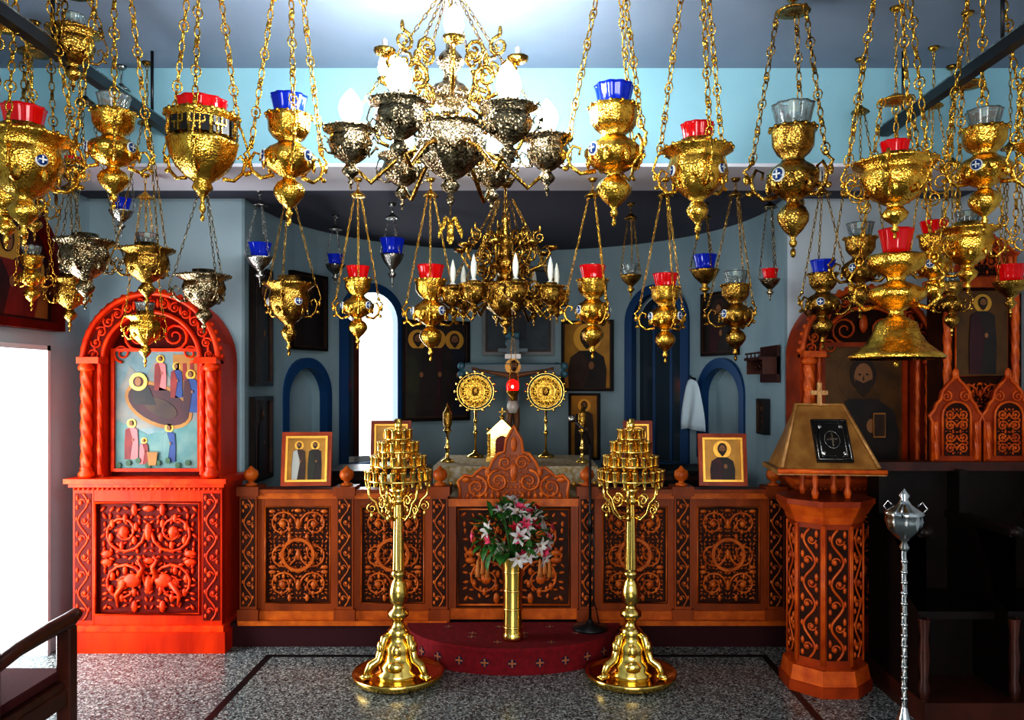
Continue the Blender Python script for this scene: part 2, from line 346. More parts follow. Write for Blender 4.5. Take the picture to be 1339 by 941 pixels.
m.box(-1.86,-.518,YBr-.04,YBr+.12,PZ-.01,PZ+.02,WOODB); m.box(.334,1.66,YBr-.04,YBr+.12,PZ-.01,PZ+.02,WOODB)
m.done('chancel_barrier')
gx=-.09; m=MB(); x0,x1=-.513,.329
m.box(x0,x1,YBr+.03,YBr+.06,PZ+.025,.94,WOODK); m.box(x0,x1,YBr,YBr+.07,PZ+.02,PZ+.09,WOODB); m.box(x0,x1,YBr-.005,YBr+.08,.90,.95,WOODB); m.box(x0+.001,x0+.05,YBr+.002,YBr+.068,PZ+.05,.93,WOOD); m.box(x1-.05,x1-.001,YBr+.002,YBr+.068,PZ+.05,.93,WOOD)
m.tube([(x0+.06,YBr+.02,PZ+.11),(x1-.06,YBr+.02,PZ+.11),(x1-.06,YBr+.02,.88),(x0+.06,YBr+.02,.88)],.009,WOODB,5,closed=True)
scrolls(m,x0+.08,x1-.08,PZ+.13,.86,YBr+.026,WOODB,.01)
L=[(-.35,.95),(-.35,1.0),(-.36,1.06),(-.32,1.10),(-.27,1.09),(-.24,1.12),(-.2,1.15),(-.16,1.14),(-.14,1.19),(-.10,1.24),(-.06,1.25),(-.05,1.33),(-.02,1.38),(0,1.42)]
poly=[(gx+a,b) for a,b in L]+[(gx-a,b) for a,b in L[-2::-1]]
m.prism(poly,YBr+.025,YBr+.06,WOOD)
m.tube([(a,YBr+.02,b) for a,b in poly],.011,WOODB,6)
leafy(m,gx-.3,gx+.3,.97,1.08,YBr+.022,WOODB); leafy(m,gx-.1,gx+.1,1.08,1.24,YBr+.022,WOODB,.025)
for sg in (-1,1):
    spiral(m,gx+sg*.24,1.02,.075,1.7,pi/2,sg,YBr+.02,.012,WOODB); spiral(m,gx+sg*.10,1.06,.075,1.7,pi/2,-sg,YBr+.02,.012,WOODB); spiral(m,gx+sg*.055,1.18,.05,1.5,0,sg,YBr+.02,.01,WOODB)
    for k in range(7): m.ell((gx+sg*(.06+.04*k),YBr+.02,.965+.008*(k%2)),(.015,.01,.022),WOODB,6,4)
    m.ell((gx+sg*.17,YBr+.02,1.12),(.02,.012,.035),WOODB); m.ell((gx+sg*.31,YBr+.02,1.07),(.03,.012,.02),WOODB)
m.ell((gx,YBr+.02,1.3),(.022,.014,.05),WOODB); m.ell((gx,YBr+.02,1.12),(.025,.014,.06),WOODB)
TAS=mat('tassel_cord',(.38,.14,.03),.7,0,.3,150)
for sg in (-1,1):
    for k in (-1,0,1): m.lathe([(0,.06),(.010,.04),(.014,-.02),(.02,-.06),(0,-.058)],TAS,(gx+sg*.2+k*.03,YBr-.02,.53-.02*abs(k)),8)
    m.ell((gx+sg*.2,YBr-.02,.595),(.045,.012,.018),TAS,8,5)
m.done('sanctuary_gate')

m=MB(); n=40
def slab(rx,ry,z0,z1,mt):
    p=[(-.09+rx*cos(pi+pi*i/n),5.115+ry*sin(pi+pi*i/n)) for i in range(n+1)]
    k=len(p); m.add([(x,y,z0) for x,y in p]+[(x,y,z1) for x,y in p],[tuple(range(k))[::-1],tuple(range(k,2*k))]+[(i,(i+1)%k,(i+1)%k+k,i+k) for i in range(k)],mt)
slab(.67,.50,0,.145,CARP); slab(.68,.51,.135,.16,CARP)
for i in range(13):   # woven rosettes on riser and tread
    a=pi+pi*(i+.5)/13; nx,ny=cos(a)/.67,sin(a)/.50; an=math.atan2(ny,nx)
    M=T(-.09+.671*cos(a),5.115+.501*sin(a),.07,rz=an)
    m.box(-.001,.002,-.022,.022,-.022,.022,CARN,M=M@Matrix.Rotation(pi/4,4,'X')); m.box(.0,.003,-.024,.024,-.005,.005,CARG,M=M); m.box(.0,.0031,-.005,.005,-.024,.024,CARG,M=M)
for (px_,py_) in [(-.5+.16*i,5.02-.13*(i%2)-(.0)) for i in range(7)]+[(-.34+.16*i,4.82-.1*(i%2)) for i in range(4)]:
    M=T(px_+.0,py_,.1605); m.box(-.02,.02,-.02,.02,-.001,.0005,CARN,M=M@Matrix.Rotation(pi/4,4,'Z')); m.box(-.024,.024,-.005,.005,-.001,.001,CARG,M=M); m.box(-.005,.005,-.024,.024,-.001,.0011,CARG,M=M)
m.done('carpeted_step')

# ---------------------------------------------------------------- shrines
def shrine(name,X,Y,W,wm,cm,km,painter,ztop=2.28,dep=.36):
    m=MB(); h=W/2
    m.box(-h-.03,h+.03,-.03,dep,0,.13,wm); m.box(-h-.015,h+.015,-.015,dep-.001,.13,.17,cm)
    m.box(-h,h,.03,dep-.002,.17,1.02,wm); m.box(-h+.13,h-.13,.026,.03,.23,.95,km)
    for sg in (-1,1):
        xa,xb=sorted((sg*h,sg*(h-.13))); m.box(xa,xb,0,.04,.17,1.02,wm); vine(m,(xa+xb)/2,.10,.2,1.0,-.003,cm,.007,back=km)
    m.box(-h+.13,h-.13,0.002,.032,.17,.23,wm); m.box(-h+.13,h-.13,0.002,.032,.95,1.02,wm)
    m.tube([(-h+.14,.0,.24),(h-.14,.0,.24),(h-.14,.0,.94),(-h+.14,.0,.94)],.011,cm,5,closed=True)
    scrolls(m,-h+.165,h-.165,.26,.92,.014,cm,.011)
    for sg in (-1,1):
        m.ell((sg*.1,.005,.45),(.06,.018,.045),cm); m.tube([(sg*.06,.0,.47),(sg*.03,.0,.53),(sg*.06,.0,.58),(sg*.04,0,.6)],[.02,.014,.012,.008],cm,6); m.tube([(sg*.14,.005,.44),(sg*.2,.005,.36),(sg*.19,.005,.29)],[.02,.016,.006],cm,6)
    moulding(m,-h,h,0,dep,1.02,((.0,.02),(.02,.025),(.04,.03)),cm); beads(m,-h,h,1.03,-.01,cm,.01,.03)
    u=h-.03; zc=ztop-u; z0=1.095
    arch=archpts(2*u,z0,ztop,24)
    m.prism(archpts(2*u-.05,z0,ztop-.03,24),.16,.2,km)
    m.ring(arch,archpts(2*(u-.13),z0,zc+(u-.13),24),.06,dep-.02,wm,closed=False)
    hf=[(( u-.03)*cos(pi*i/24),zc+(u-.03)*sin(pi*i/24)) for i in range(25)]; hi=[((u-.115)*cos(pi*i/24),zc+(u-.115)*sin(pi*i/24)) for i in range(25)]
    m.ring(hf,hi,.057,.061,km,closed=False)
    for sg in (-1,1):
        rope(m,sg*(u-.045),.02,z0+.05,zc-.07,.032,cm)
        for zz in (z0,zc-.07):
            m.lathe([(.03,0),(.048,.01),(.05,.03),(.035,.05),(.04,.07)],cm,(sg*(u-.045),.02,zz),14)
        rope(m,sg*(u-.115),.045,z0+.02,zc,.015,cm)
        m.box(min(sg*u,sg*(u-.14)),max(sg*u,sg*(u-.14)),-.02,.1,zc-.02,zc+.02,cm)
    for rr,tr in ((u-.01,.018),(u-.13,.014)):
        m.tube([(rr*cos(pi*i/32),.05 if rr<u-.02 else .04,zc+rr*sin(pi*i/32)) for i in range(33)],tr,cm,6)
    for i in range(15):
        a=pi*(i+.5)/15; c=(u-.071)
        spiral(m,c*cos(a),zc+c*sin(a),.036,1.5,a,1 if i%2 else -1,.055,.008,cm,14); m.ell((c*cos(a),.05,zc+c*sin(a)),(.012,.012,.012),cm,6,4)
        a=pi*i/15; m.ell((c*cos(a),.055,zc+c*sin(a)),(.01,.008,.03),cm,6,4)
    for i in range(26):
        a=pi*(i+.5)/26; c=u+.005; m.ell((c*cos(a),.06,zc+c*sin(a)),(.018,.02,.018),cm,7,4)
    for sg in (-1,1):
        spiral(m,sg*.12,zc+.16,.09,1.8,-pi/2,sg,.12,.011,cm); spiral(m,sg*.22,zc+.05,.06,1.6,-pi/2,sg,.12,.009,cm)
    m.ell((0,.12,zc+.2),(.03,.015,.06),cm)
    painter(m,-u+.15,u-.15,z0+.03,zc+.08)
    return m.done(name,(X,Y,0))
def paint_nativity(m,x0,x1,z0,z1):
    w=x1-x0;h=z1-z0; y=.13; cx=(x0+x1)/2
    m.box(x0,x1,y,y+.02,z0,z1,P_SKY)
    m.ring([(x0,z0),(x0,z1),(x1,z1),(x1,z0)],[(x0+.02,z0+.02),(x0+.02,z1-.02),(x1-.02,z1-.02),(x1-.02,z0+.02)],y-.02,y,WREDB)
    X=lambda t:x0+w*t; Z=lambda t:z0+h*t
    m.prism([(X(.04),Z(.35)),(X(.04),Z(.62)),(X(.2),Z(.86)),(X(.35),Z(.74)),(X(.5),Z(.93)),(X(.68),Z(.72)),(X(.8),Z(.82)),(X(.95),Z(.55)),(X(.95),Z(.35))],y-.002,y-.001,P_ROCK)
    m.prism([(X(.04),Z(.03)),(X(.04),Z(.42)),(X(.4),Z(.30)),(X(.95),Z(.42)),(X(.95),Z(.03))],y-.003,y-.002,P_TEAL)
    m.prism([(X(.68),Z(.7)),(X(.68),Z(.95)),(X(.95),Z(.95)),(X(.95),Z(.6)),(X(.8),Z(.66))],y-.003,y-.002,P_ORG)
    for k in range(3): m.box(X(.71+.08*k),X(.75+.08*k),y-.005,y-.003,Z(.74),Z(.88),P_RED)
    Mr=T(X(.52),0,Z(.54),ry=.42)
    m.disc(0,0,w*.40,y-.004,P_ORG,24,h*.17,M=Mr); m.disc(0,0,w*.36,y-.006,P_MAR,24,h*.14,M=Mr); m.disc(.02,-.01,w*.2,y-.008,P_BRN,20,h*.07,M=Mr)
    m.prism([(X(.24),Z(.55)),(X(.22),Z(.66)),(X(.3),Z(.74)),(X(.42),Z(.68)),(X(.5),Z(.54))],y-.0095,y-.0085,P_DARK)
    m.disc(X(.3),Z(.73),w*.1,y-.0105,HALO,20); m.disc(X(.3),Z(.73),w*.06,y-.013,P_MAR,16); m.disc(X(.3),Z(.73),w*.036,y-.015,SKIN,12,w*.05)
    figure(m,X(.54),Z(.66),h*.28,P_PINK,P_RED,y-.002,beard=False); figure(m,X(.88),Z(.48),h*.34,P_BLUE,P_MAR,y-.004,beard=False); figure(m,X(.72),Z(.60),h*.28,P_BLUE,P_RED,y-.002,beard=False)
    figure(m,X(.22),Z(.1),h*.32,P_PINK,P_RED,y-.004,beard=False); figure(m,X(.64),Z(.08),h*.30,P_BLUE,P_TEAL,y-.004,beard=False); figure(m,X(.36),Z(.06),h*.21,P_RED,P_PINK,y-.004,beard=False)
    m.prism([(X(.42),Z(.05)),(X(.40),Z(.16)),(X(.52),Z(.16)),(X(.50),Z(.05))],y-.018,y-.016,P_ORG)
    for k in range(8): m.disc(X(.08+.11*k),Z(.05+.02*(k%3)),w*.03,y-.014,P_GRN,8,h*.025)
def paint_christ(m,x0,x1,z0,z1):
    y=.13; m.box(x0,x1,y,y+.02,z0,z1,P_GOLDK); w=x1-x0
    m.ring([(x0,z0),(x0,z1),(x1,z1),(x1,z0)],[(x0+.03,z0+.03),(x0+.03,z1-.03),(x1-.03,z1-.03),(x1-.03,z0+.03)],y-.02,y,WORG)
    figure(m,(x0+x1)/2,z0+.03,(z1-z0)*.86,P_DARK,P_DARK,y,halo=P_GOLDK,full=False)
    m.box(x0+w*.60,x0+w*.74,y-.03,y-.02,z0+.22,z0+.38,P_ORG)
    m.box(x0+w*.61,x0+w*.73,y-.032,y-.03,z0+.23,z0+.37,P_BRN)
shrine('icon_shrine',-2.40,5.02,.94,WRED,WREDB,WREDK,paint_nativity)
shrine('icon_shrine',2.17,5.02,.92,WORG,WORGB,WOODK,paint_christ,ztop=2.31)

# ---------------------------------------------------------------- chains + oil lamps
def chain(m,p0,p1,mt,pitch=.036,w=.011,tr=.0028,fancy=False):
    p0=Vector(p0);p1=Vector(p1); d=p1-p0; L=d.length; n=max(2,int(L/pitch)); t=d.normalized()
    u=t.orthogonal().normalized(); v=t.cross(u)
    for i in range(n):
        c=p0+d*((i+.5)/n); side=u if i%2 else v; hl=L/n*.60; ww=w
        if fancy and i%3==0: ww=w*1.8
        pts=[c+t*(hl*sin(2*pi*k/8))+side*(ww*cos(2*pi*k/8)) for k in range(8)]
        m.tube(pts,tr,mt,4,closed=True)
        if fancy and i%3==0: m.ell(c,(w*.75,w*.75,w*1.1),mt,6,4)
PROF={
'A':[(0,0),(.02,.015),(.03,.04),(.015,.07),(.03,.09),(.07,.13),(.11,.19),(.115,.23),(.09,.28),(.05,.31),(.045,.335),(.09,.36),(.16,.41),(.19,.47),(.19,.51),(.15,.56),(.09,.6),(.075,.63),(.12,.67),(.15,.72),(.155,.8),(.17,.84),(.15,.845),(.13,.83)],
'B':[(0,0),(.02,.01),(.035,.04),(.015,.08),(.04,.11),(.09,.16),(.11,.21),(.07,.27),(.06,.3),(.12,.34),(.2,.41),(.25,.5),(.28,.6),(.26,.66),(.25,.7),(.33,.75),(.34,.77),(.3,.79),(.2,.78),(.15,.8),(.15,.86),(.13,.86)],
'C':[(0,0),(.02,.02),(.03,.05),(.015,.1),(.02,.14),(.05,.19),(.09,.23),(.07,.28),(.14,.33),(.23,.42),(.28,.52),(.3,.6),(.31,.62),(.28,.64),(.28,.82),(.31,.84),(.31,.87),(.27,.87),(.2,.8)],
'D':[(0,.05),(.26,.04),(.27,0),(.285,.02),(.24,.06),(.18,.12),(.14,.2),(.12,.28),(.05,.33),(.04,.37),(.1,.41),(.17,.47),(.18,.52),(.1,.57),(.05,.6),(.06,.64),(.16,.7),(.18,.78),(.17,.8),(.1,.78)],
'S':[(0,0),(.03,.03),(.02,.1),(.06,.16),(.12,.22),(.05,.3),(.1,.36),(.24,.5),(.3,.62),(.32,.66),(.28,.66),(.2,.62)]}
GL={'A':(.78,1,.11,.14),'B':(.8,1,.12,.145),'C':(.8,1,.19,.20),'D':(.76,1,.09,.12),'S':(.6,1,.2,.26)}
AT={'A':(.30,.60),'B':(.37,.78),'C':(.32,.85),'D':(.24,.72),'S':(.33,.66)}
def lamp_body(m,x,y,zb,H,kind,body,glass,rs=1.,n=24,rot=0.,handles=True):
    c=(x,y,zb); pr=[(r*rs,z) for r,z in PROF[kind]]
    m.lathe(pr,body,c,32,lobes=8 if kind!='S' else 0,amp=.04,sc=H)
    if glass:
        z0,z1,r0,r1=GL[kind]
        m.lathe([(0,z0+.02),(r0,z0),(r0*1.05,z0+(z1-z0)*.4),(r1,z1-.02),(r1*1.06,z1),(r1*.95,z1-.01),(r0*.9,z0+(z1-z0)*.4),(0,z0+(z1-z0)*.3)],glass,c,40,lobes=10,amp=.05,sc=H)
        if kind!='S': m.lathe([(r0*.3,z1-.08),(r0*.28,z1+.02),(0,z1+.03)],WAX,c,8,sc=H)
    ra,za=AT[kind]; ra*=rs
    for k in range(3):
        a=-pi/2+k*2*pi/3+rot; M=T(x,y,zb,rz=a)
        if handles and kind!='S':
            if kind=='B': base=[(.2,.40),(.30,.40),(.37,.47),(.39,.56),(.35,.62),(.30,.58),(.32,.53)]
            elif kind=='C': base=[(.18,.34),(.28,.34),(.36,.42),(.38,.52),(.34,.58),(.31,.54)]
            elif kind=='D': base=[(.1,.42),(.2,.38),(.27,.45),(.26,.55),(.2,.57),(.19,.52)]
            else: base=[(.12,.36),(.22,.34),(.29,.40),(.31,.48),(.27,.55),(.22,.53),(.23,.48)]
            m.tube([(r*rs*H,0,z*H) for r,z in base],[.016*H*(1.2-.1*i) for i in range(len(base))],body,5,M=M)
            b0=base[3]; top=(ra,za); 
            m.tube([(b0[0]*rs*H,0,b0[1]*H),((b0[0]*rs+.05)*H,0,(b0[1]+.06)*H),((top[0]+.03)*H,0,(top[1]-.04)*H),(top[0]*H,0,top[1]*H)],.011*H,body,5,M=M)
            m.ell(((b0[0]*rs+.03)*H,0,b0[1]*H),(.024*H,.014*H,.04*H),body,7,4,M=M)
            m.ell(((b0[0]*rs+.01)*H,0,(b0[1]-.1)*H),(.03*H,.012*H,.022*H),body,7,4,M=M)
            m.ell((ra*H,0,za*H),.022*H,body,7,4,M=M)
        if kind in 'AB' and body in (GOLD,GOLDD) and H>.4:
            rm=(.185 if kind=='A' else .265)*rs; zm=.49 if kind=='A' else .56
            Mm=T(x,y,zb,rz=a+pi/3-.35)@T(rm*H,0,zm*H)
            m.ell((0,0,0),(.02*H,.052*H,.052*H),WHT,12,6,M=Mm); m.ell((.004*H,0,0),(.02*H,.045*H,.045*H),BLU,12,6,M=Mm)
            m.box(.018*H,.026*H,-.028*H,.028*H,-.005*H,.005*H,WHT,M=Mm); m.box(.018*H,.026*H,-.005*H,.005*H,-.028*H,.028*H,WHT,M=Mm)
    m.ell((x,y,zb-.03*H),(.02*H,.02*H,.035*H),body,7,5)
    if kind in 'BC':
        rr=(.335 if kind=='B' else .31)*rs*H; zz=zb+(.77 if kind=='B' else .86)*H
        for k in range(20):
            a=2*pi*k/20; m.ell((x+rr*cos(a),y+rr*sin(a),zz),(.018*H,.018*H,.022*H),body,6,4)
    if kind in 'AB':
        rr=(.18 if kind=='A' else .235)*rs*H; zz=zb+(.44 if kind=='A' else .46)*H
        for k in range(8):
            a=2*pi*k/8+.39; m.ell((0,0,0),(.018*H,.032*H,.055*H),body,7,4,M=T(x+rr*cos(a),y+rr*sin(a),zz,rz=a))
    if kind=='A':
        for k in range(14):
            a=2*pi*k/14; m.ell((x+.168*rs*H*cos(a),y+.168*rs*H*sin(a),zb+.835*H),(.014*H,.014*H,.016*H),body,6,4)
    if kind=='C':
        for k in range(10):
            a=2*pi*k/10; M=T(x,y,zb,rz=a); 
            m.box(.27*rs*H,.286*rs*H,-.075*H,.075*H,.665*H,.80*H,BLK,M=M)
            m.box(.27*rs*H,.30*rs*H,-.006*H,.006*H,.66*H,.80*H,body,M=M); m.box(.271*rs*H,.299*rs*H,-.07*H,.035*H,.725*H,.74*H,body,M=M)
            m.box(.272*rs*H,.298*rs*H,-.045*H,-.035*H,.68*H,.735*H,body,M=M); m.box(.272*rs*H,.298*rs*H,.035*H,.045*H,.73*H,.79*H,body,M=M)
def oil_lamp(x,y,zb,H,kind,glass,body=None,zcap=None,rs=1.,rot=0.,zceil=None,fancy=None):
    body=body or GOLD; m=MB(); ox,oy=x,y
    lamp_body(m,0,0,0,H,kind,body,glass,rs,rot=rot)
    if zceil is None: zceil=ZC if y<4.53 else (ZA-.03 if y<5.1 else ZA)
    if zcap is None: zcap=min(zb+H+.62,zceil-.1)
    zc=zcap-zb; ra,za=AT[kind]; ra*=rs
    if fancy is None: fancy=y<4.0
    tr_=.07 if fancy else .022
    for k in range(3):
        a=-pi/2+k*2*pi/3+rot
        chain(m,(ra*H*cos(a),ra*H*sin(a),za*H),(tr_*cos(a),tr_*sin(a),zc),body,pitch=.042 if fancy else .03,w=.0115 if fancy else .0065,tr=.0036 if fancy else .0022,fancy=fancy)
    q=1.6 if fancy else 1
    m.lathe([(0,.035),(.012,.03),(.018*q,.02),(.045*q,0),(.05*q,-.008),(.03*q,-.005),(0,.005)],body,(0,0,zc),14)
    if zceil-zcap>.05: chain(m,(0,0,zc+.03),(0,0,zceil-zb-.01),body,pitch=.035,w=.007,tr=.0024)
    m.lathe([(0,-.02),(.02,-.018),(.03,0),(0,0)],body,(0,0,zceil-zb),12)
    if rs>1.25:
        for k in range(3):
            a=-pi/2+pi/3+k*2*pi/3+rot+ .25; M=T(0,0,0,rz=a)
            old=m.M; m.M=M
            for (r_,z_,q) in ((.5,.55,.09),(.58,.72,.06),(.42,.38,.06),(.66,.6,.05),(.48,.76,.05)):
                spiral(m,r_*H,z_*H,q*H*1.5,1.7,pi,1,0,.012*H,body,16)
            m.M=old
    return m.done('hanging_oil_lamp',(ox,oy,zb))

ZT=3.43
front=[(-2.09,3.3,2.30,.54,'B',REDG,GOLD,ZT,1.0,.3),(-2.0,3.5,2.995,.32,'B',CLRG,GOLDD,3.42,1.,.2),(-1.77,3.4,2.468,.458,'A',CLRG,GOLD,ZT,1.2,.5),
(-1.39,3.4,2.419,.484,'C',REDG,GOLD,ZT,1.,.2),(-1.05,3.5,2.423,.535,'A',BLUG,GOLD,ZT,1.1,.4),(.38,3.5,2.423,.58,'A',BLUG,GOLD,ZT,1.15,.5),
(.747,3.5,2.356,.478,'B',REDG,GOLD,ZT,.95,.1),(1.235,3.7,2.323,.665,'A',CLRG,GOLDD,ZT,.95,.5),(1.57,3.4,2.338,.39,'B',REDG,GOLD,ZT,1.3,.25),
(2.01,3.5,2.39,.505,'A',CLRG,GOLD,ZT,1.15,.6),(2.12,3.15,2.30,.46,'B',CLRG,GOLD,ZT,1.,.3)]
for (x,y,zb,H,k,g,b,zc,rs,ro) in front: oil_lamp(x,y,zb,H,k,g,b,zc,rs,ro)
second=[(-1.025,4.8,1.931,.47,'A',REDG,GOLD),(-.586,4.8,1.862,.545,'A',REDG,GOLD),(.392,4.8,1.875,.53,'A',REDG,GOLD),(.831,4.8,1.848,.508,'A',REDG,GOLD),
(-1.44,4.8,1.894,.52,'B',None,GOLDD,.85),(1.255,4.8,1.862,.508,'A',CLRG,GOLDD),(1.763,4.75,1.931,.498,'A',BLUG,GOLDD),
(-2.13,4.45,2.142,.39,'B',CLRG,GOLDD,1.1),(-1.88,4.62,2.01,.40,'B',None,ANTQ,1.1),(-2.28,4.1,2.104,.42,'B',None,ANTQ,1.0),(-2.26,4.7,1.813,.36,'B',CLRG,GOLD,.9),
(-2.62,4.2,2.10,.32,'A',CLRG,GOLD),(-2.36,3.6,2.33,.36,'B',CLRG,GOLD,1.1),(-2.46,4.3,2.73,.19,'C',REDG,GOLD),(-2.3,4.5,2.54,.2,'S',BLUG,SILV),
(-1.75,5.2,2.34,.27,'S',BLUG,SILV),(-1.45,6.0,2.44,.225,'S',BLUG,SILV),(-.953,5.6,2.39,.32,'S',BLUG,SILV,.8),(.727,5.6,2.303,.23,'S',CLRG,GOLDD),(1.249,5.6,2.29,.307,'S',BLUG,GOLDD),
(1.60,5.25,2.25,.2,'S',REDG,ANTQ),(1.84,4.4,2.08,.5,'A',CLRG,GOLDD),(2.17,4.25,2.1,.46,'A',REDG,GOLD),(2.55,4.2,2.06,.26,'S',REDG,GOLDD),(2.13,3.85,2.15,.375,'B',CLRG,GOLD,1.1),
(2.50,3.9,2.25,.3,'A',CLRG,GOLD),(1.76,3.8,1.81,.62,'D',REDG,GOLD,1.25),(-2.66,4.62,2.02,.36,'B',CLRG,GOLDD,.95),(2.4,4.5,1.98,.34,'A',CLRG,GOLDD),(-2.45,3.95,2.42,.3,'A',REDG,GOLDD)]
for t in second:
    rs=t[7] if len(t)>7 else 1.05
    oil_lamp(*t[:7],None,rs,random.uniform(0,1))

# ---------------------------------------------------------------- chandeliers
def chandelier(name,X,Y,Z,Rr,S,n,rot,bm,am,lit,zceil,lampH,eagle=False,rsz=1.05):
    m=MB()
    body=[(0,-.62),(.02,-.6),(.03,-.56),(.015,-.52),(.05,-.49),(.07,-.45),(.05,-.42),(.04,-.40),(.1,-.36),(.19,-.27),(.25,-.16),(.26,-.06),(.22,0),(.25,.03),(.27,.05),(.22,.07),(.12,.1),(.08,.16),(.1,.2),(.17,.26),(.19,.32),(.14,.38),(.07,.42),(.05,.5),(.09,.55),(.12,.6),(.08,.66),(.04,.7),(.03,.85),(.06,.9),(.03,.96),(0,1.0)]
    m.lathe([(r*S*(1.15 if z<.1 else 1),z*S) for r,z in body],bm,(0,0,0),40,lobes=10,amp=.05)
    for k in range(12):
        a=2*pi*k/12+.2; m.ell((0,0,0),(.03*S,.05*S,.10*S),bm,8,5,M=T(.265*S*cos(a),.265*S*sin(a),-.14*S,rz=a))
    for k in range(n):
        a=rot+2*pi*k/n; ca,sa=cos(a),sin(a); M=T(0,0,0,rz=a)
        m.tube([(r*S,0,z*S) for r,z in ((.2,.0),(.3,-.16),(.42,-.22))]+[(Rr*.8,0,-lampH*.75),(Rr,0,-lampH*.5)],.02*S,am,6,M=M)
        old=m.M; m.M=M
        spiral(m,Rr*.62,-.02*S,.12*S,1.6,-pi/2,1,0,.018*S,am,16); spiral(m,Rr*.45,.2*S,.1*S,1.6,-pi/2,-1,0,.016*S,am,16)
        m.M=old
        lamp_body(m,Rr*ca,Rr*sa,-lampH*.8,lampH,'B',bm,None,rsz,20,rot=a,handles=True)
        b=LIT if lit else WAX
        m.lathe([(.022,0),(.022,.02),(.012,.03)],WHT,(Rr*ca,Rr*sa,-lampH*.02),10)
        q=1.45 if lit else .52
        m.lathe([(.012*q,.02),(.028*q,.045),(.036*q,.08),(.03*q,.115),(.014*q,.15),(0,.17)],b,(Rr*ca,Rr*sa,0),12)
        chain(m,(Rr*ca*1.05,Rr*sa*1.05,.0),(.05*ca,.05*sa,min(.95*S+.1,zceil-Z-.06)),am,pitch=.03,w=.007,tr=.0024)
        a2=a+pi/n; M=T(0,0,0,rz=a2); m.M=M
        m.tube([(.1*S,0,.3*S),(.3*S,0,.22*S),(.5*S,0,.3*S),(.6*S,0,.45*S),(.55*S,0,.55*S),(.47*S,0,.5*S)],[.022*S,.022*S,.02*S,.018*S,.014*S,.01*S],am,6)
        spiral(m,.33*S,.42*S,.12*S,1.6,-pi/2,-1,0,.022*S,am,16); spiral(m,.22*S,.66*S,.1*S,1.6,-pi/2,1,0,.02*S,am,16); spiral(m,.45*S,.66*S,.09*S,1.6,pi/2,1,0,.018*S,am,16)
        m.ell((.33*S,0,.56*S),(.03*S,.015*S,.06*S),am,8,5); m.ell((.46*S,0,.78*S),(.02*S,.012*S,.05*S),am,8,5)
        m.lathe([(.02*S,0),(.08*S,.03*S),(.09*S,.06*S),(.05*S,.05*S)],am,(.62*S,0,.48*S),10)
        if lit:
            if k%2==0: m.lathe([(.014,.02),(.032,.04),(.042,.07),(.032,.12),(0,.15)],b,(.62*S,0,.5*S),12)
            else: m.lathe([(.010,.0),(.012,.06),(0,.07)],WHT,(.62*S,0,.5*S),8)
        m.M=old
    for k in range(24):
        a=2*pi*k/24; m.ell((.31*S*cos(a),.31*S*sin(a),.05*S),.02*S,am,6,4)
    zt=zceil-Z
    if zt>1.0*S: chain(m,(0,0,1.0*S),(0,0,zt-.01),am,pitch=.04,w=.010,tr=.004)
    m.lathe([(0,-.05),(.03,-.045),(.06,0),(0,0)],am,(0,0,zt),14)
    if eagle:
        e=-.62*S-.10; chain(m,(0,0,-.6*S),(0,0,e+.06),am,pitch=.02,w=.004,tr=.0015)
        m.ell((0,0,e),(.017,.006,.035),GOLD)
        for sg in (-1,1):
            m.tube([(0,0,e+.02),(sg*.012,0,e+.045),(sg*.022,0,e+.05),(sg*.03,0,e+.044)],[.008,.007,.006,.002],GOLD,5)
            for k in range(5): m.ell((sg*(.022+.007*k),0,e+.018-.010*k+.004*(4-k)),(.006,.004,.024),GOLD,6,4)
            m.ell((sg*.012,0,e-.04),(.005,.004,.016),GOLD)
        m.ell((0,0,e-.05),(.012,.004,.022),GOLD)
    return m.done(name,(X,Y,Z))
chandelier('chandelier',-.34,3.5,2.80,.43,.52,6,math.radians(8),ANTQ,GOLDD,True,ZC,.31,True,1.1)
chandelier('chandelier',-.135,4.83,2.27,.32,.46,8,math.radians(12),GOLDD,GOLDD,False,ZA-.03,.24)

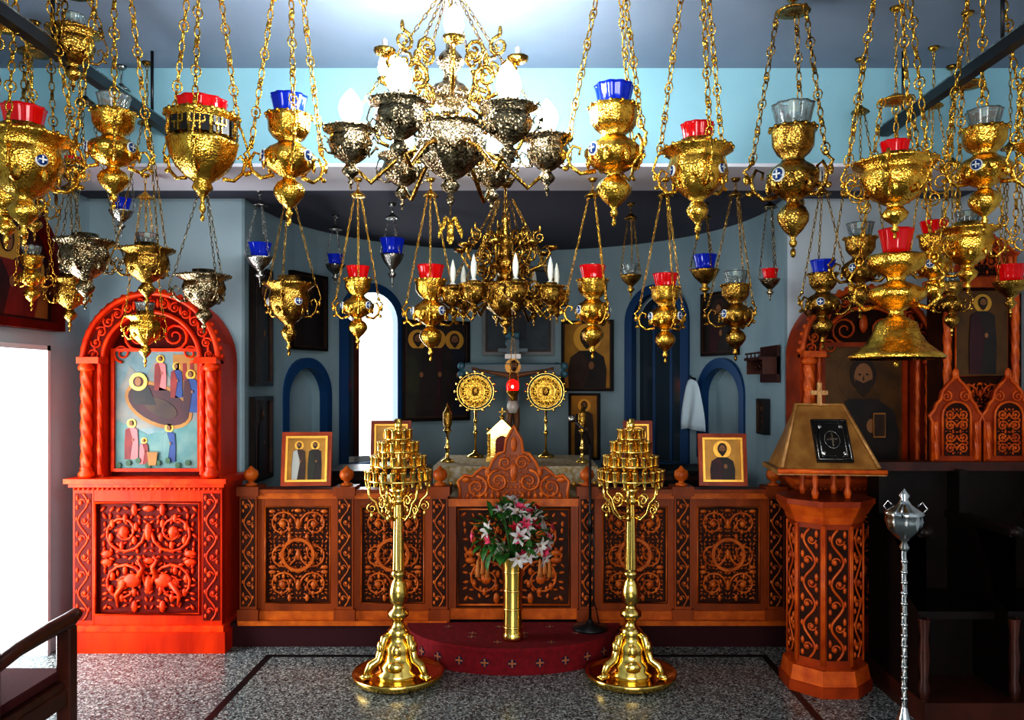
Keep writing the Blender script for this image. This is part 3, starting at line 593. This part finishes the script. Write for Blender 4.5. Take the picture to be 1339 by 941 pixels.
# ---------------------------------------------------------------- candelabra
def candelabrum(x,y):
    m=MB()
    m.lathe([(0,0),(.22,0),(.25,.015),(.262,.045),(.255,.055),(.24,.04),(.2,.03),(0,.03)],BRASS,(0,0,0),48)
    m.lathe([(.135,.03),(.14,.06),(.115,.075),(.12,.10),(.09,.125),(.08,.17),(.085,.20),(.06,.225),(.055,.26),(.065,.28),(.045,.30),(.03,.32),(.034,.345),(.06,.365),(.062,.39),(.035,.41),(.03,.43),(.05,.45),(.055,.50),(.045,.55),(.028,.58),(.045,.60),(.045,.615),(.03,.63)],BRASS,(0,0,0),32)
    m.lathe([(.033,.63),(.03,.8),(.026,.95),(.024,1.0)],BRASS,(0,0,0),32,lobes=8,amp=.09)
    m.lathe([(.024,1.0),(.045,1.01),(.05,1.03),(.03,1.045),(.04,1.07),(.06,1.09),(.02,1.1),(.016,1.4),(.025,1.41),(.012,1.42),(.02,1.44),(.022,1.49),(.016,1.49)],BRASS,(0,0,0),24)
    for k in range(3):
        M=T(0,0,0,rz=k*2*pi/3+pi/2+.0)
        m.tube([(.05,0,.27),(.085,0,.25),(.10,0,.19),(.12,0,.13),(.165,0,.11),(.185,0,.075),(.17,0,.05)],[.02,.024,.024,.026,.026,.022,.018],BRASS,8,M=M)
        m.ell((.185,0,.052),(.038,.026,.022),BRASS,10,6,M=M)
        for q in (-.014,0,.014): m.ell((.212,q,.045),(.014,.008,.013),BRASS,6,4,M=M)
        m.ell((.11,0,.2),(.02,.03,.04),BRASS,8,5,M=M)
        M=T(0,0,0,rz=k*2*pi/3+pi/2+pi/3); m.ell((.10,0,.10),(.025,.05,.035),BRASS,10,6,M=M); m.ell((.075,0,.18),(.016,.03,.04),BRASS,8,5,M=M)
    for z,r,cn in ((1.14,.178,20),(1.22,.145,16),(1.30,.105,11),(1.37,.065,7)):
        m.lathe([(0,0),(r-.03,-.006),(r+.012,0),(r+.016,.008),(r+.008,.012),(r-.03,.004),(0,.004)],BRASS,(0,0,z),40)
        for k in range(cn):
            a=2*pi*k/cn; c=(r*cos(a),r*sin(a),z+.006)
            m.lathe([(.008,-.03),(.011,-.012),(.015,0),(.015,.045),(.019,.05),(.019,.055),(.013,.055),(.010,.03)],BRASS,c,10)
            if k%2==0: m.ell((c[0],c[1],z-.032),(.008,.008,.016),BRASS,6,4)
    for k in range(6):
        M=T(0,0,0,rz=k*pi/3+.3); old=m.M; m.M=M
        m.tube([(.03,0,.93),(.07,0,.92),(.11,0,.96),(.13,0,1.02),(.165,0,1.05),(.17,0,1.13)],[.008]*6,BRASS,6)
        spiral(m,.085,1.03,.04,1.5,-pi/2,-1,0,.007,BRASS,14); spiral(m,.15,.985,.03,1.5,pi/2,-1,0,.006,BRASS,14)
        m.ell((.15,0,.945),(.009,.009,.02),BRASS,6,4)
        m.M=old
    for k in range(3):
        M=T(0,0,0,rz=k*2*pi/3); m.tube([(.02,0,1.1),(.06,0,1.12),(.1,0,1.14)],.006,BRASS,5,M=M)
    return m.done('brass_candelabrum',(x,y,.003))
candelabrum(-.74,4.55); candelabrum(.59,4.55)

# ---------------------------------------------------------------- vase of flowers
m=MB(); VX,VY=-.09,4.78
m.lathe([(0,0),(.062,0),(.066,.01),(.06,.03),(.056,.05),(.056,.25),(.060,.42),(.070,.49),(.074,.5),(.064,.495),(.045,.4),(0,.38)],BRASS,(0,0,0),32,lobes=16,amp=.012)
for k in range(4): m.lathe([(.058,.0),(.064,.006),(.058,.012)],BRASS,(0,0,.07+.11*k),32)
def petal(m,c,d,up,L,w,mt):
    d=d.normalized(); s=d.cross(up); s=s.normalized() if s.length>1e-4 else d.orthogonal(); nn=s.cross(d)
    P=[c, c+d*L*.4+s*w+nn*L*.08, c+d*L*.45+nn*L*.0, c+d*L*.4-s*w+nn*L*.08, c+d*L*.8+s*w*.7-nn*L*.02, c+d*L*.82-nn*L*.06,c+d*L*.8-s*w*.7-nn*L*.02, c+d*L-nn*L*.22]
    m.add([tuple(p) for p in P],[(0,1,2),(0,2,3),(1,4,5,2),(3,2,5,6),(4,7,5),(6,5,7)],mt,True)
for i in range(190):
    a=random.uniform(0,2*pi); ph=random.uniform(-.55,1.5); rr=random.uniform(.7,1.05)
    d=Vector((cos(a)*cos(ph),sin(a)*cos(ph),sin(ph))); c=Vector((0,0,.61))+Vector((d.x*.23*rr,d.y*.18*rr,d.z*.21*rr))
    t=random.random(); 
    if i<50:
        mt=PW if t<.45 else (PP if t<.78 else PR); L=.07 if mt is PW else .045
        u=d.orthogonal().normalized(); v=d.cross(u)
        for k in range(6):
            q=2*pi*k/6; petal(m,c,(d*.75+u*cos(q)+v*sin(q)),d,L,L*.2,mt)
        if mt is not PW:
            for k in range(5):
                q=2*pi*k/5+.3; petal(m,c,(d*1.3+u*cos(q)+v*sin(q)),d,L*.8,L*.3,mt)
        m.ell(tuple(c+d*.015),.008,P_ORG if mt is PW else mt,6,4)
        m.tube([(0,0,.42),tuple(Vector((0,0,.55))*.5+c*.5),tuple(c)],.003,LEAF,4)
    else:
        q=Vector((0,0,.6))+ (c-Vector((0,0,.6)))*.82; petal(m,q,d+Vector((random.uniform(-.7,.7),random.uniform(-.7,.7),random.uniform(-.5,.5))),Vector((0,0,1)),random.uniform(.07,.12),.020,LEAF)
m.done('vase_of_lilies',(VX,VY,.162))

# ---------------------------------------------------------------- icons
def lean(x,y,z,w,h,rz=0.,tilt=-.16): return T(x,y,z+h/2+.001,rz=rz,rx=tilt)
icon('framed_icon',.32,.35,lean(-1.44,5.19,1.03,.32,.34,.08),WORG,P_GOLD,[dict(x=-.16,h=.9,robe=P_BRN,mantle=P_WHITE),dict(x=.16,h=.9,robe=P_DARK,mantle=P_OLIVE)])
icon('framed_icon',.31,.34,lean(1.27,5.19,1.03,.31,.33,-.06),WORG,P_GOLD,[dict(h=.92,robe=P_DARK,mantle=P_MAR,full=False)])
icon('wall_icon',.66,.93,wallM(-25,.66,.025)@T(0,0,1.81),WDK,P_DARK,[dict(x=-.27,h=.92,robe=P_DARK,mantle=P_OLIVE),dict(x=0,h=.93,robe=P_MAR,mantle=P_DARK),dict(x=.27,h=.92,robe=P_NAVY,mantle=P_DARK)],.04)
P_DIM=paint('dim_blue',(.03,.05,.07),(.05,.08,.10))
icon('wall_picture',.68,.84,wallM(0,.68,.025)@T(0,0,2.38),BLK,P_DIM,[dict(x=0,h=.6,z=.12,robe=P_NAVY,mantle=P_DARK,halo=P_DIM)],.04)
icon('wall_icon',.50,.66,wallM(21,.50,.025)@T(0,0,1.95),WDK,P_GOLD,[dict(h=.95,robe=P_DARK,mantle=P_BRN,full=False)],.025)
icon('wall_icon',.30,.62,wallM(20,.30,.025)@T(0,0,1.29),WDK,P_GOLD,[dict(h=.92,robe=P_BRN,mantle=P_DARK)],.02)
icon('wall_icon',.46,.62,wallM(-68,.46,.025)@T(0,0,2.27),WDK,P_DARK,[dict(h=.9,robe=P_DARK,mantle=P_DARK,halo=P_BRN)],.03)
icon('wall_icon',.46,.52,wallM(66,.46,.025)@T(0,0,2.18),WDK,P_DARK,[dict(h=.9,robe=P_DARK,mantle=P_MAR,halo=P_BRN,full=False)],.03)
icon('wall_icon',.40,.85,T(XC-R+.028,5.72,2.10,rz=pi/2),WDK,P_BRN,[dict(h=.9,robe=P_DARK,mantle=P_BRN,halo=P_BRN)],.03)
icon('wall_icon',.40,.60,T(XC-R+.028,5.72,1.30,rz=pi/2),WDK,P_BRN,[dict(h=.9,robe=P_MAR,mantle=P_DARK,halo=P_BRN)],.03)
icon('wall_icon',.2,.26,T(XC+R-.028,5.86,1.45,rz=-pi/2),BLK,P_DARK,[dict(h=.9,robe=P_BRN,mantle=P_DARK,halo=P_BRN,full=False)],.02)
m=MB(); m.box(-.2,.2,-.14,0,.0,.02,WCH); m.box(-.2,.2,-.02,0,-.16,.10,WCH); m.box(-.2,-.18,-.12,0,-.1,.0,WCH); m.box(.18,.2,-.12,0,-.1,.0,WCH)
m.tube([(-.19,-.13,.05),(.19,-.13,.05)],.006,WCH)
for x in (-.15,-.05,.05,.15): m.tube([(x,-.02,-.05),(x,-.06,-.06),(x,-.07,-.03)],.008,WCH); m.tube([(x,-.13,.02),(x,-.13,.05)],.005,WCH)
m.done('wooden_wall_shelf',(XC+R-.01,5.72,1.86),-pi/2)
m=MB(); vs=[];fs=[]
for j in range(9):
    for i in range(13):
        u=i/12; z=-.42*j/8; sp=.05+.09*(j/8)**.6
        vs.append(((u-.5)*2*sp,-.03-.022*sin(u*9+.4*j)*(j/8),z+ .01*sin(u*5)))
for j in range(8):
    for i in range(12): fs.append((j*13+i,j*13+i+1,(j+1)*13+i+1,(j+1)*13+i))
m.add(vs,fs,TOW,True); m.tube([(0,.0,.01),(0,-.05,.02),(0,-.06,.04)],.008,BLK)
o=m.done('hanging_towel'); a=math.radians(57); o.location=(XC+(R-.05)*sin(a),YC+(R-.05)*cos(a),1.72); o.rotation_euler=(0,0,-a)
sm=o.modifiers.new('s','SOLIDIFY'); sm.thickness=.006

# ---------------------------------------------------------------- altar and furnishings
m=MB(); m.box(-.55,.55,-.4,.4,0,.88,CLOTH); m.box(-.60,.60,-.45,.45,.88,.92,WOOD); m.box(-.605,.605,-.455,.455,.80,.935,CLOTH)
for k in range(24): m.ell((-.58+k*.0505,-.457,.80),(.02,.006,.025),HALO,6,4)
m.box(-.22,.22,-.462,-.455,.1,.80,P_RED); m.box(-.02,.02,-.467,-.462,.3,.65,HALO); m.box(-.1,.1,-.467,-.462,.5,.54,HALO)
m.done('altar_table',(-.09,6.30,PZ))
m=MB()
m.box(-.12,.12,-.1,.1,0,.04,BRASS); m.box(-.1,.1,-.08,.08,.04,.22,BRASS); m.prism([(-.12,.22),(0,.33),(.12,.22)],-.1,.1,BRASS); m.prism(archpts(.1,.06,.2),-.085,-.08,P_RED)
for sx in (-1,1): m.lathe([(.012,0),(.012,.18)],GOLD,(sx*.1,-.09,.04),10); m.ell((sx*.1,-.09,.25),.015,GOLD)
m.ell((0,0,.34),.02,GOLD); m.box(-.005,.005,-.005,.005,.34,.42,GOLD); m.box(-.025,.025,-.005,.005,.38,.39,GOLD)
m.done('tabernacle',(-.20,6.25,PZ+.936))
m=MB()
CRB=mat('cross_blue',(.010,.05,.075),.4)
CRE=mat('cross_edge',(.05,.14,.18),.4)
m.lathe([(0,0),(.16,0),(.17,.03),(.1,.06),(.06,.1),(.03,.14)],WOOD,(0,0,0),20)
m.box(-.055,.055,-.015,.015,.1,1.93,CRB); m.box(-.42,.42,-.0145,.0145,1.605,1.715,CRB); m.box(-.13,.13,-.018,.018,1.82,1.85,CRB)
m.tube([(-.42,-.016,1.605),(.42,-.016,1.605)],.006,CRE); m.tube([(-.42,-.016,1.715),(.42,-.016,1.715)],.006,CRE)
for x,z in ((-.42,1.66),(.42,1.66),(0,1.93)):
    for dx,dz in ((0,0),(.035,.035),(-.035,.035),(.035,-.035),(-.035,-.035)): m.ell((x+dx,0,z+dz),(.034,.016,.034),CRE,10,5)
m.box(-.07,.07,-.022,-.015,1.76,1.80,WHT)
SKI=mat('corpus_paint',(.20,.10,.045),.5)
for sg in (-1,1):
    m.tube([(0,-.03,1.60),(sg*.05,-.03,1.615),(sg*.17,-.028,1.635),(sg*.30,-.025,1.66)],[.03,.024,.016,.010],SKI,8); 
    m.ell((sg*.325,-.025,1.668),(.025,.008,.012),SKI,8,4)
    for k in range(4): m.tube([(sg*.335,-.026,1.662+.006*k),(sg*.358,-.03,1.66+.007*k)],.003,SKI,4)
    m.tube([(sg*.025,-.035,1.34),(sg*.035,-.055,1.2),(sg*.018,-.04,1.03),(sg*.012,-.05,.98)],[.034,.027,.02,.012],SKI,8)
m.tube([(0,-.03,1.33),(0,-.04,1.42),(0,-.045,1.53),(0,-.035,1.6),(0,-.035,1.64)],[.045,.04,.056,.045,.02],SKI,10)
m.tube([(0,-.035,1.29),(0,-.042,1.34),(0,-.04,1.39)],[.05,.056,.045],WHT,10)
m.ell((.01,-.05,1.69),(.03,.032,.042),SKI,12,8); m.ell((.01,-.035,1.705),(.036,.034,.042),HAIR,12,8); m.ell((.01,-.078,1.665),(.016,.012,.02),HAIR,8,5)
m.disc(0,1.69,.07,-.018,P_GOLD,24)
m.done('crucifix',(-.13,7.0,PZ))
m=MB(); m.ell((0,0,0),(.052,.052,.062),mat('glass_red_lit',(.8,.01,.005),.2,emit=3.5,ecol=(1,.004,.004)),16,10); m.lathe([(.0,-.12),(.02,-.11),(.012,-.09),(.05,-.05),(.056,-.03)],GOLD,(0,0,0),14)
m.ell((0,-.052,.0),(.010,.008,.014),mat('flame',(1,.5,.3),.3,emit=6,ecol=(1,.45,.25)),8,6)
for k in range(3): chain(m,(.052*cos(k*2.1),.052*sin(k*2.1),0),(0,0,.5),GOLD,pitch=.02,w=.004,tr=.0015)
chain(m,(0,0,.5),(0,0,ZA-1.665),GOLD,pitch=.03,w=.005,tr=.002)
m.done('sanctuary_lamp',(-.125,6.6,1.665))
for x in (-.43,.15):
    m=MB(); m.lathe([(0,0),(.07,0),(.07,.015),(.02,.04),(.012,.06)],BRASS,(0,0,0),20); m.tube([(0,0,.03),(0,0,.42)],.010,BRASS); m.ell((0,0,.2),.02,BRASS); m.ell((0,0,.30),(.016,.016,.03),BRASS)
    z=.54
    m.disc(0,z,.13,0,GOLD,48,th=.004)
    for rr,tr in ((.15,.007),(.13,.005),(.075,.005),(.045,.004)):
        m.tube([(rr*cos(2*pi*i/32),-.005,z+rr*sin(2*pi*i/32)) for i in range(32)],tr,BRASS,5,closed=True)
    for k in range(16):
        a=2*pi*k/16; m.tube([(.08*cos(a),-.006,z+.08*sin(a)),(.155*cos(a),-.006,z+.155*sin(a))],.004,BRASS,4); m.ell((.165*cos(a),0,z+.165*sin(a)),(.013,.006,.013),BRASS,6,4)
        m.ell((.103*cos(a+.2),-.006,z+.103*sin(a+.2)),(.010,.005,.010),GOLDD,6,4)
    m.ell((0,-.006,z),(.03,.008,.038),GOLDD,10,5)
    m.done('processional_disc',(x,6.55,PZ+.936))
for (x,y) in ((-.62,6.15),(.42,6.1)):
    m=MB(); m.lathe([(0,0),(.05,0),(.05,.012),(.015,.03),(.012,.09),(.025,.11),(.012,.13),(.010,.22),(.03,.24),(.032,.25),(.012,.25)],BRASS,(0,0,0),18); m.lathe([(.02,.25),(.035,.30),(.035,.38),(.02,.40),(.0,.46)],GOLDD,(0,0,0),14); m.done('altar_candlestick',(x,y,PZ+.936))
for x,w,rz in ((-1.13,.72,.0),(.98,.78,.0)):
    m=MB(); m.box(-w/2,w/2,-.25,.25,.86,.90,WDK); m.box(-w/2+.03,w/2-.03,-.22,.22,.72,.86,WCH)
    for sx in (-1,1):
        for sy in (-1,1): m.lathe([(.025,0),(.03,.1),(.02,.2),(.03,.4),(.022,.6),(.03,.72)],WDK,(sx*(w/2-.05),sy*.19,0),12)
    m.box(-w/2+.06,w/2-.06,-.225,-.22,.75,.83,WDK); m.ell((0,-.235,.79),.012,BRASS)
    m.done('side_table',(x,6.1,PZ))
icon('framed_icon',.30,.36,lean(-1.03,6.0,PZ+.901,.30,.36,.1),WORG,P_GOLD,[dict(h=.92,robe=P_MAR,mantle=P_DARK,full=False)])
icon('framed_icon',.22,.36,lean(.83,6.0,PZ+.901,.22,.36,-.1),WORG,P_ORG,[dict(h=.92,robe=P_RED,mantle=P_DARK,full=False)])
m=MB(); m.lathe([(0,0),(.11,0),(.11,.015),(.03,.03),(.012,.06)],BLK,(0,0,0),20); m.tube([(0,0,.03),(0,0,1.15)],.009,BLK); m.tube([(0,0,.6),(0,0,.72)],.014,BLK); m.tube([(0,0,1.15),(-.03,-.02,1.24),(-.10,-.04,1.30)],.007,BLK); m.ell((-.115,-.045,1.315),(.025,.025,.025),SILV); m.tube([(0,.01,.75),(.03,.02,.5),(.02,.02,.2),(.06,.04,.02)],.004,BLK)
m.done('microphone_stand',(.39,4.97,.162))

# ---------------------------------------------------------------- lectern
m=MB()
def octa(r,z0,z1,mt,r2=None):
    r2=r2 or r; vs=[(r*cos(pi/8+k*pi/4),r*sin(pi/8+k*pi/4),z0) for k in range(8)]+[(r2*cos(pi/8+k*pi/4),r2*sin(pi/8+k*pi/4),z1) for k in range(8)]
    m.add(vs,[tuple(range(8))[::-1],tuple(range(8,16))]+[(k,(k+1)%8,(k+1)%8+8,k+8) for k in range(8)],mt)
octa(.25,0,.06,WORG); octa(.24,.06,.14,WORGB,.225); octa(.20,.14,1.0,WORG); octa(.208,.93,.97,WORGB,.22); octa(.225,.97,1.03,WORGB,.26); octa(.265,1.03,1.06,WORG)
for k in range(8):
    M=T(0,0,0,rz=k*pi/4+pi/2); m.M=M; ap=.20*cos(pi/8)
    vine(m,0,.11,.19,.90,-ap-.002,WORGB,.008,back=WOODK)
    for sx in (-1,1): m.tube([(sx*.072,-ap-.003,.16),(sx*.072,-ap-.003,.92)],.007,WORGB,6)
    m.M=Matrix.Identity(4)
for sx in (-1,1):
    for sy in (-.1,.1): m.lathe([(.014,0),(.022,.03),(.012,.06),(.018,.1),(.012,.14),(.02,.17)],WORGB,(sx*.09,sy,1.06),10)
m.M=T(-.03,-.02,0,rz=-.12)
GW2=mat('wood_gilt_dark',(.36,.19,.055),.35,.2,.3,50,col2=(.24,.11,.03),cscale=12)
vs=[(-.25,-.22,1.23),(.25,-.22,1.23),(.25,.2,1.23),(-.25,.2,1.23),(-.13,.03,1.57),(.13,.03,1.57)]
m.add(vs,[(0,3,2,1),(0,1,5,4),(1,2,5),(2,3,4,5),(3,0,4)],GW2)
m.box(-.28,.28,-.25,.23,1.205,1.23,GW2); m.tube([(-.28,-.25,1.225),(.28,-.25,1.225)],.014,WORGB,8)
m.tube([(-.25,-.22,1.24),(-.13,.03,1.575),(.13,.03,1.575),(.25,-.22,1.24)],.012,GW2,6)
Ms=T(.03,-.10,1.385,rx=-.634)@T(0,-.004,0)
m.box(-.095,.095,-.02,0,-.15,.12,BLK,M=Ms)
for q in (.085,.066): m.tube([(-q,-.022,-.055-q),(q,-.022,-.055-q),(q,-.022,.025+q),(-q,-.022,.025+q)],.005,SILV,5,closed=True,M=Ms)
m.box(-.005,.005,-.027,-.02,-.06,.03,SILV,M=Ms); m.box(-.028,.028,-.0265,-.0205,-.02,-.008,SILV,M=Ms)
m.tube([(.04*cos(2*pi*i/20),-.022,-.015+.055*sin(2*pi*i/20)) for i in range(20)],.003,SILV,4,closed=True,M=Ms)
for a_ in (-1,1):
    for b_ in (-1,1): m.ell((a_*.056,-.023,-.015+b_*.085),(.014,.006,.014),SILV,8,4,M=Ms)
m.box(-.012,.012,.02,.04,1.57,1.70,GW2); m.box(-.045,.045,.021,.039,1.63,1.655,GW2)
m.M=Matrix.Identity(4)
m.done('lectern',(1.68,4.50,0),0)

# ---------------------------------------------------------------- choir stalls and throne right
def crest(m,cx,z0,w,h,y,wm,cm):
    pts=[(-.5,0),(-.5,.45),(-.56,.52),(-.46,.58),(-.40,.66),(-.32,.70),(-.28,.80),(-.16,.88),(-.08,.92),(0,1.0)]
    poly=[(cx+a*w,z0+b*h) for a,b in pts]+[(cx-a*w,z0+b*h) for a,b in pts[-2::-1]]
    m.prism(poly,y,y+.035,wm); m.tube([(a,y-.003,b) for a,b in poly],.010,cm,6)
    m.prism([(cx+a,z0+h*.06+b) for a,b in archpts(w*.6,0,h*.62)],y-.008,y,WOODK); m.tube([(cx+a,y-.01,z0+h*.06+b) for a,b in archpts(w*.6,0,h*.62)],.008,cm,6)
    scrolls(m,cx-w*.26,cx+w*.26,z0+h*.08,z0+h*.6,y-.01,cm,.006)
    for sg in (-1,1): spiral(m,cx+sg*w*.2,z0+h*.74,w*.12,1.5,pi/2,sg,y-.003,.008,cm); rope(m,cx+sg*w*.43,y-.005,z0+.01,z0+h*.45,.014,cm)
    m.ell((cx,y,z0+h),(.02,.015,.035),cm)
m=MB()
X0=1.985; xs=[X0,X0+.45,X0+.90]
m.box(X0-.03,2.92,3.92,4.62,0,.12,WCH); m.box(X0,2.92,4.58,4.619,.12,1.22,WDK)
for x in xs:
    m.box(x-.02,x+.02,4.0,4.58,.12,.95,WDK); m.box(x-.035,x+.035,3.96,4.6,.93,.97,WDK)
    m.prism([(0,.55),(0,.93),(.3,.93),(.16,.75),(.12,.6)],-.02,.02,WDK,M=T(x,4.0,0,rz=pi/2))
    m.lathe([(.02,0),(.03,.05),(.02,.1),(.028,.2),(.02,.3),(.03,.4)],WCH,(x,3.98,.12),12); m.ell((x,3.97,.955),(.035,.04,.03),WDK)
    m.box(x-.02,x+.02,4.45,4.6,.95,1.21,WDK)
m.box(X0-.03,2.92,4.5,4.63,1.2,1.25,WCH)
for a,b in zip(xs[:-1],xs[1:]): m.box(a+.03,b-.03,4.1,4.55,.48,.52,WDK); m.box(a+.03,b-.03,4.3,4.33,.12,.48,WDK)
for cx in (2.46,2.76): crest(m,cx,1.25,.27,.50,4.57,WORG,WORGB)
m.done('choir_stalls')
m=MB()
m.box(2.46,2.93,4.72,4.90,0,2.28,WOODK); m.box(2.44,2.93,4.68,4.92,2.26,2.32,WORGB); 
for x in (2.48,2.88): rope(m,x,4.70,1.3,2.24,.022,WORGB)
crest(m,2.69,2.32,.4,.28,4.72,WORG,WORGB)
m.M=T(2.68,4.70,2.0); m.box(-.15,.15,-.01,.01,-.26,.24,P_GOLDK); figure(m,0,-.25,.46,P_DARK,P_MAR,-.012); m.M=Matrix.Identity(4)
m.tube([(2.53,4.70,1.74),(2.83,4.70,1.74),(2.83,4.70,2.24),(2.53,4.70,2.24)],.01,WORGB,5,closed=True)
scrolls(m,2.53,2.83,1.3,1.7,4.71,WORGB,.008)
m.done('bishop_throne')
SILS=mat('silver_polished',(.50,.50,.49),.2,1,.12,60)
m=MB()
m.lathe([(0,0),(.12,0),(.13,.02),(.09,.04),(.045,.07),(.025,.12),(.014,.16)],SILS,(0,0,0),24)
rope(m,0,0,.15,.90,.012,SILS)
for k in range(14): m.ell((0,0,.2+.05*k),(.018,.018,.012),SILS,10,5)
pr=[(.018,.86),(.03,.88),(.015,.91),(.05,.94),(.09,.98),(.105,1.03),(.10,1.06),(.11,1.07),(.085,1.09),(.04,1.12),(.02,1.15),(.03,1.17),(0,1.21)]
m.lathe([(r*.82,.90+(z-.86)*.85) for r,z in pr],SILS,(0,0,0),40,lobes=10,amp=.03)
for k in range(3): 
    M=T(0,0,0,rz=k*2.09); m.tube([(.08,0,1.07),(.11,0,1.1),(.085,0,1.13),(.065,0,1.11)],.005,SILS,5,M=M)
m.done('silver_censer_stand',(1.79,3.78,.0))

# ---------------------------------------------------------------- left chair
m=MB()
for x in (-.27,.27):
    m.box(x-.03,x+.03,.2,.26,0,.68,WCH); m.box(x-.025,x+.025,-.28,-.22,0,1.1,WCH)
    m.tube([(x,-.27,.66),(x,-.1,.69),(x,.1,.70),(x,.24,.70),(x,.31,.715)],[.028,.03,.034,.036,.026],WCH,8)
    m.box(x-.015,x+.015,-.25,.22,.2,.24,WCH); m.box(x-.02,x+.02,-.25,.22,.36,.43,WCH)
m.box(-.28,.28,-.25,.26,.41,.46,WCH); m.box(-.24,.24,-.27,-.24,.95,1.08,WCH); m.box(-.24,.24,-.27,-.24,.55,.62,WCH)
for k in range(5): m.box(-.19+.09*k,-.16+.09*k,-.265,-.245,.6,.96,WCH)
m.box(-.25,.25,-.22,.25,.46,.50,mat('seat_velvet',(.08,.008,.01),.9,0,.2,100))
m.done('wooden_armchair',(-2.20,3.10,-.0),bevel=.006)

m=MB(); o=archpts(1.0,-.35,.42,20); i_=archpts(.86,-.30,.35,20)
m.prism(o,.0,.03,WDK); m.ring(o,i_,-.05,.0,WREDK); m.prism(archpts(.86,-.30,.35,20),-.004,.0,P_MAR)
figure(m,0,-.28,.52,P_RED,P_MAR,-.004,full=False,beard=False); figure(m,-.27,-.28,.36,P_ORG,P_RED,-.004,full=False,beard=False); figure(m,.27,-.28,.36,P_ORG,P_RED,-.004,full=False,beard=False)
m.done('door_lunette_icon',(XL+.032,4.52,2.37),pi/2)
m=MB(); m.ell((0,0,0),(.03,.03,.04),mat('vigil_red',(.9,.05,.02),.2,emit=8,ecol=(1,.06,.02)),12,8); m.lathe([(0,-.08),(.012,-.06),(.03,-.02),(.033,0)],GOLD,(0,0,0),12); chain(m,(0,0,.03),(0,0,.19),GOLD,pitch=.02,w=.004,tr=.0015)
m.done('vigil_lamp',(-2.38,5.09,2.03))

# ---------------------------------------------------------------- lights
def area(n,loc,rot,sx,sy,e,col):
    l=bpy.data.lights.new(n,'AREA'); l.shape='RECTANGLE'; l.size=sx; l.size_y=sy; l.energy=e; l.color=col
    o=bpy.data.objects.new(n,l); SC.collection.objects.link(o); o.location=loc; o.rotation_euler=rot; return o
area('daylight_rear_window',(0,-2.15,1.85),(pi/2,0,0),3.5,2.0,165,(1,.97,.94))
area('daylight_doorway',(XL-.25,4.3,1.0),(0,-pi/2,0),1.85,1.3,60,(.92,.96,1))
a=math.radians(-WA)
area('daylight_apse_window',(XC+(R+.3)*sin(a),YC+(R+.3)*cos(a),1.75),(pi/2,0,-a+pi),.5,1.4,16,(.9,.95,1))
w=bpy.data.worlds.new('sky'); SC.world=w; w.use_nodes=True
w.node_tree.nodes['Background'].inputs[0].default_value=(.95,.98,1,1); w.node_tree.nodes['Background'].inputs[1].default_value=2.2
# ---------------------------------------------------------------- camera
cd=bpy.data.cameras.new('camera'); co=bpy.data.objects.new('camera',cd); SC.collection.objects.link(co); SC.camera=co
co.location=(0,0,1.7); co.rotation_euler=(pi/2,0,0); cd.sensor_width=36; cd.lens=27.96; cd.shift_x=-.0153; cd.shift_y=.022; cd.clip_start=.05
SC.view_settings.view_transform='Standard'
for lk in ('High Contrast','Standard - High Contrast','Medium High Contrast'):
    try: SC.view_settings.look=lk; print('LOOK',lk); break
    except Exception as e: print(e)
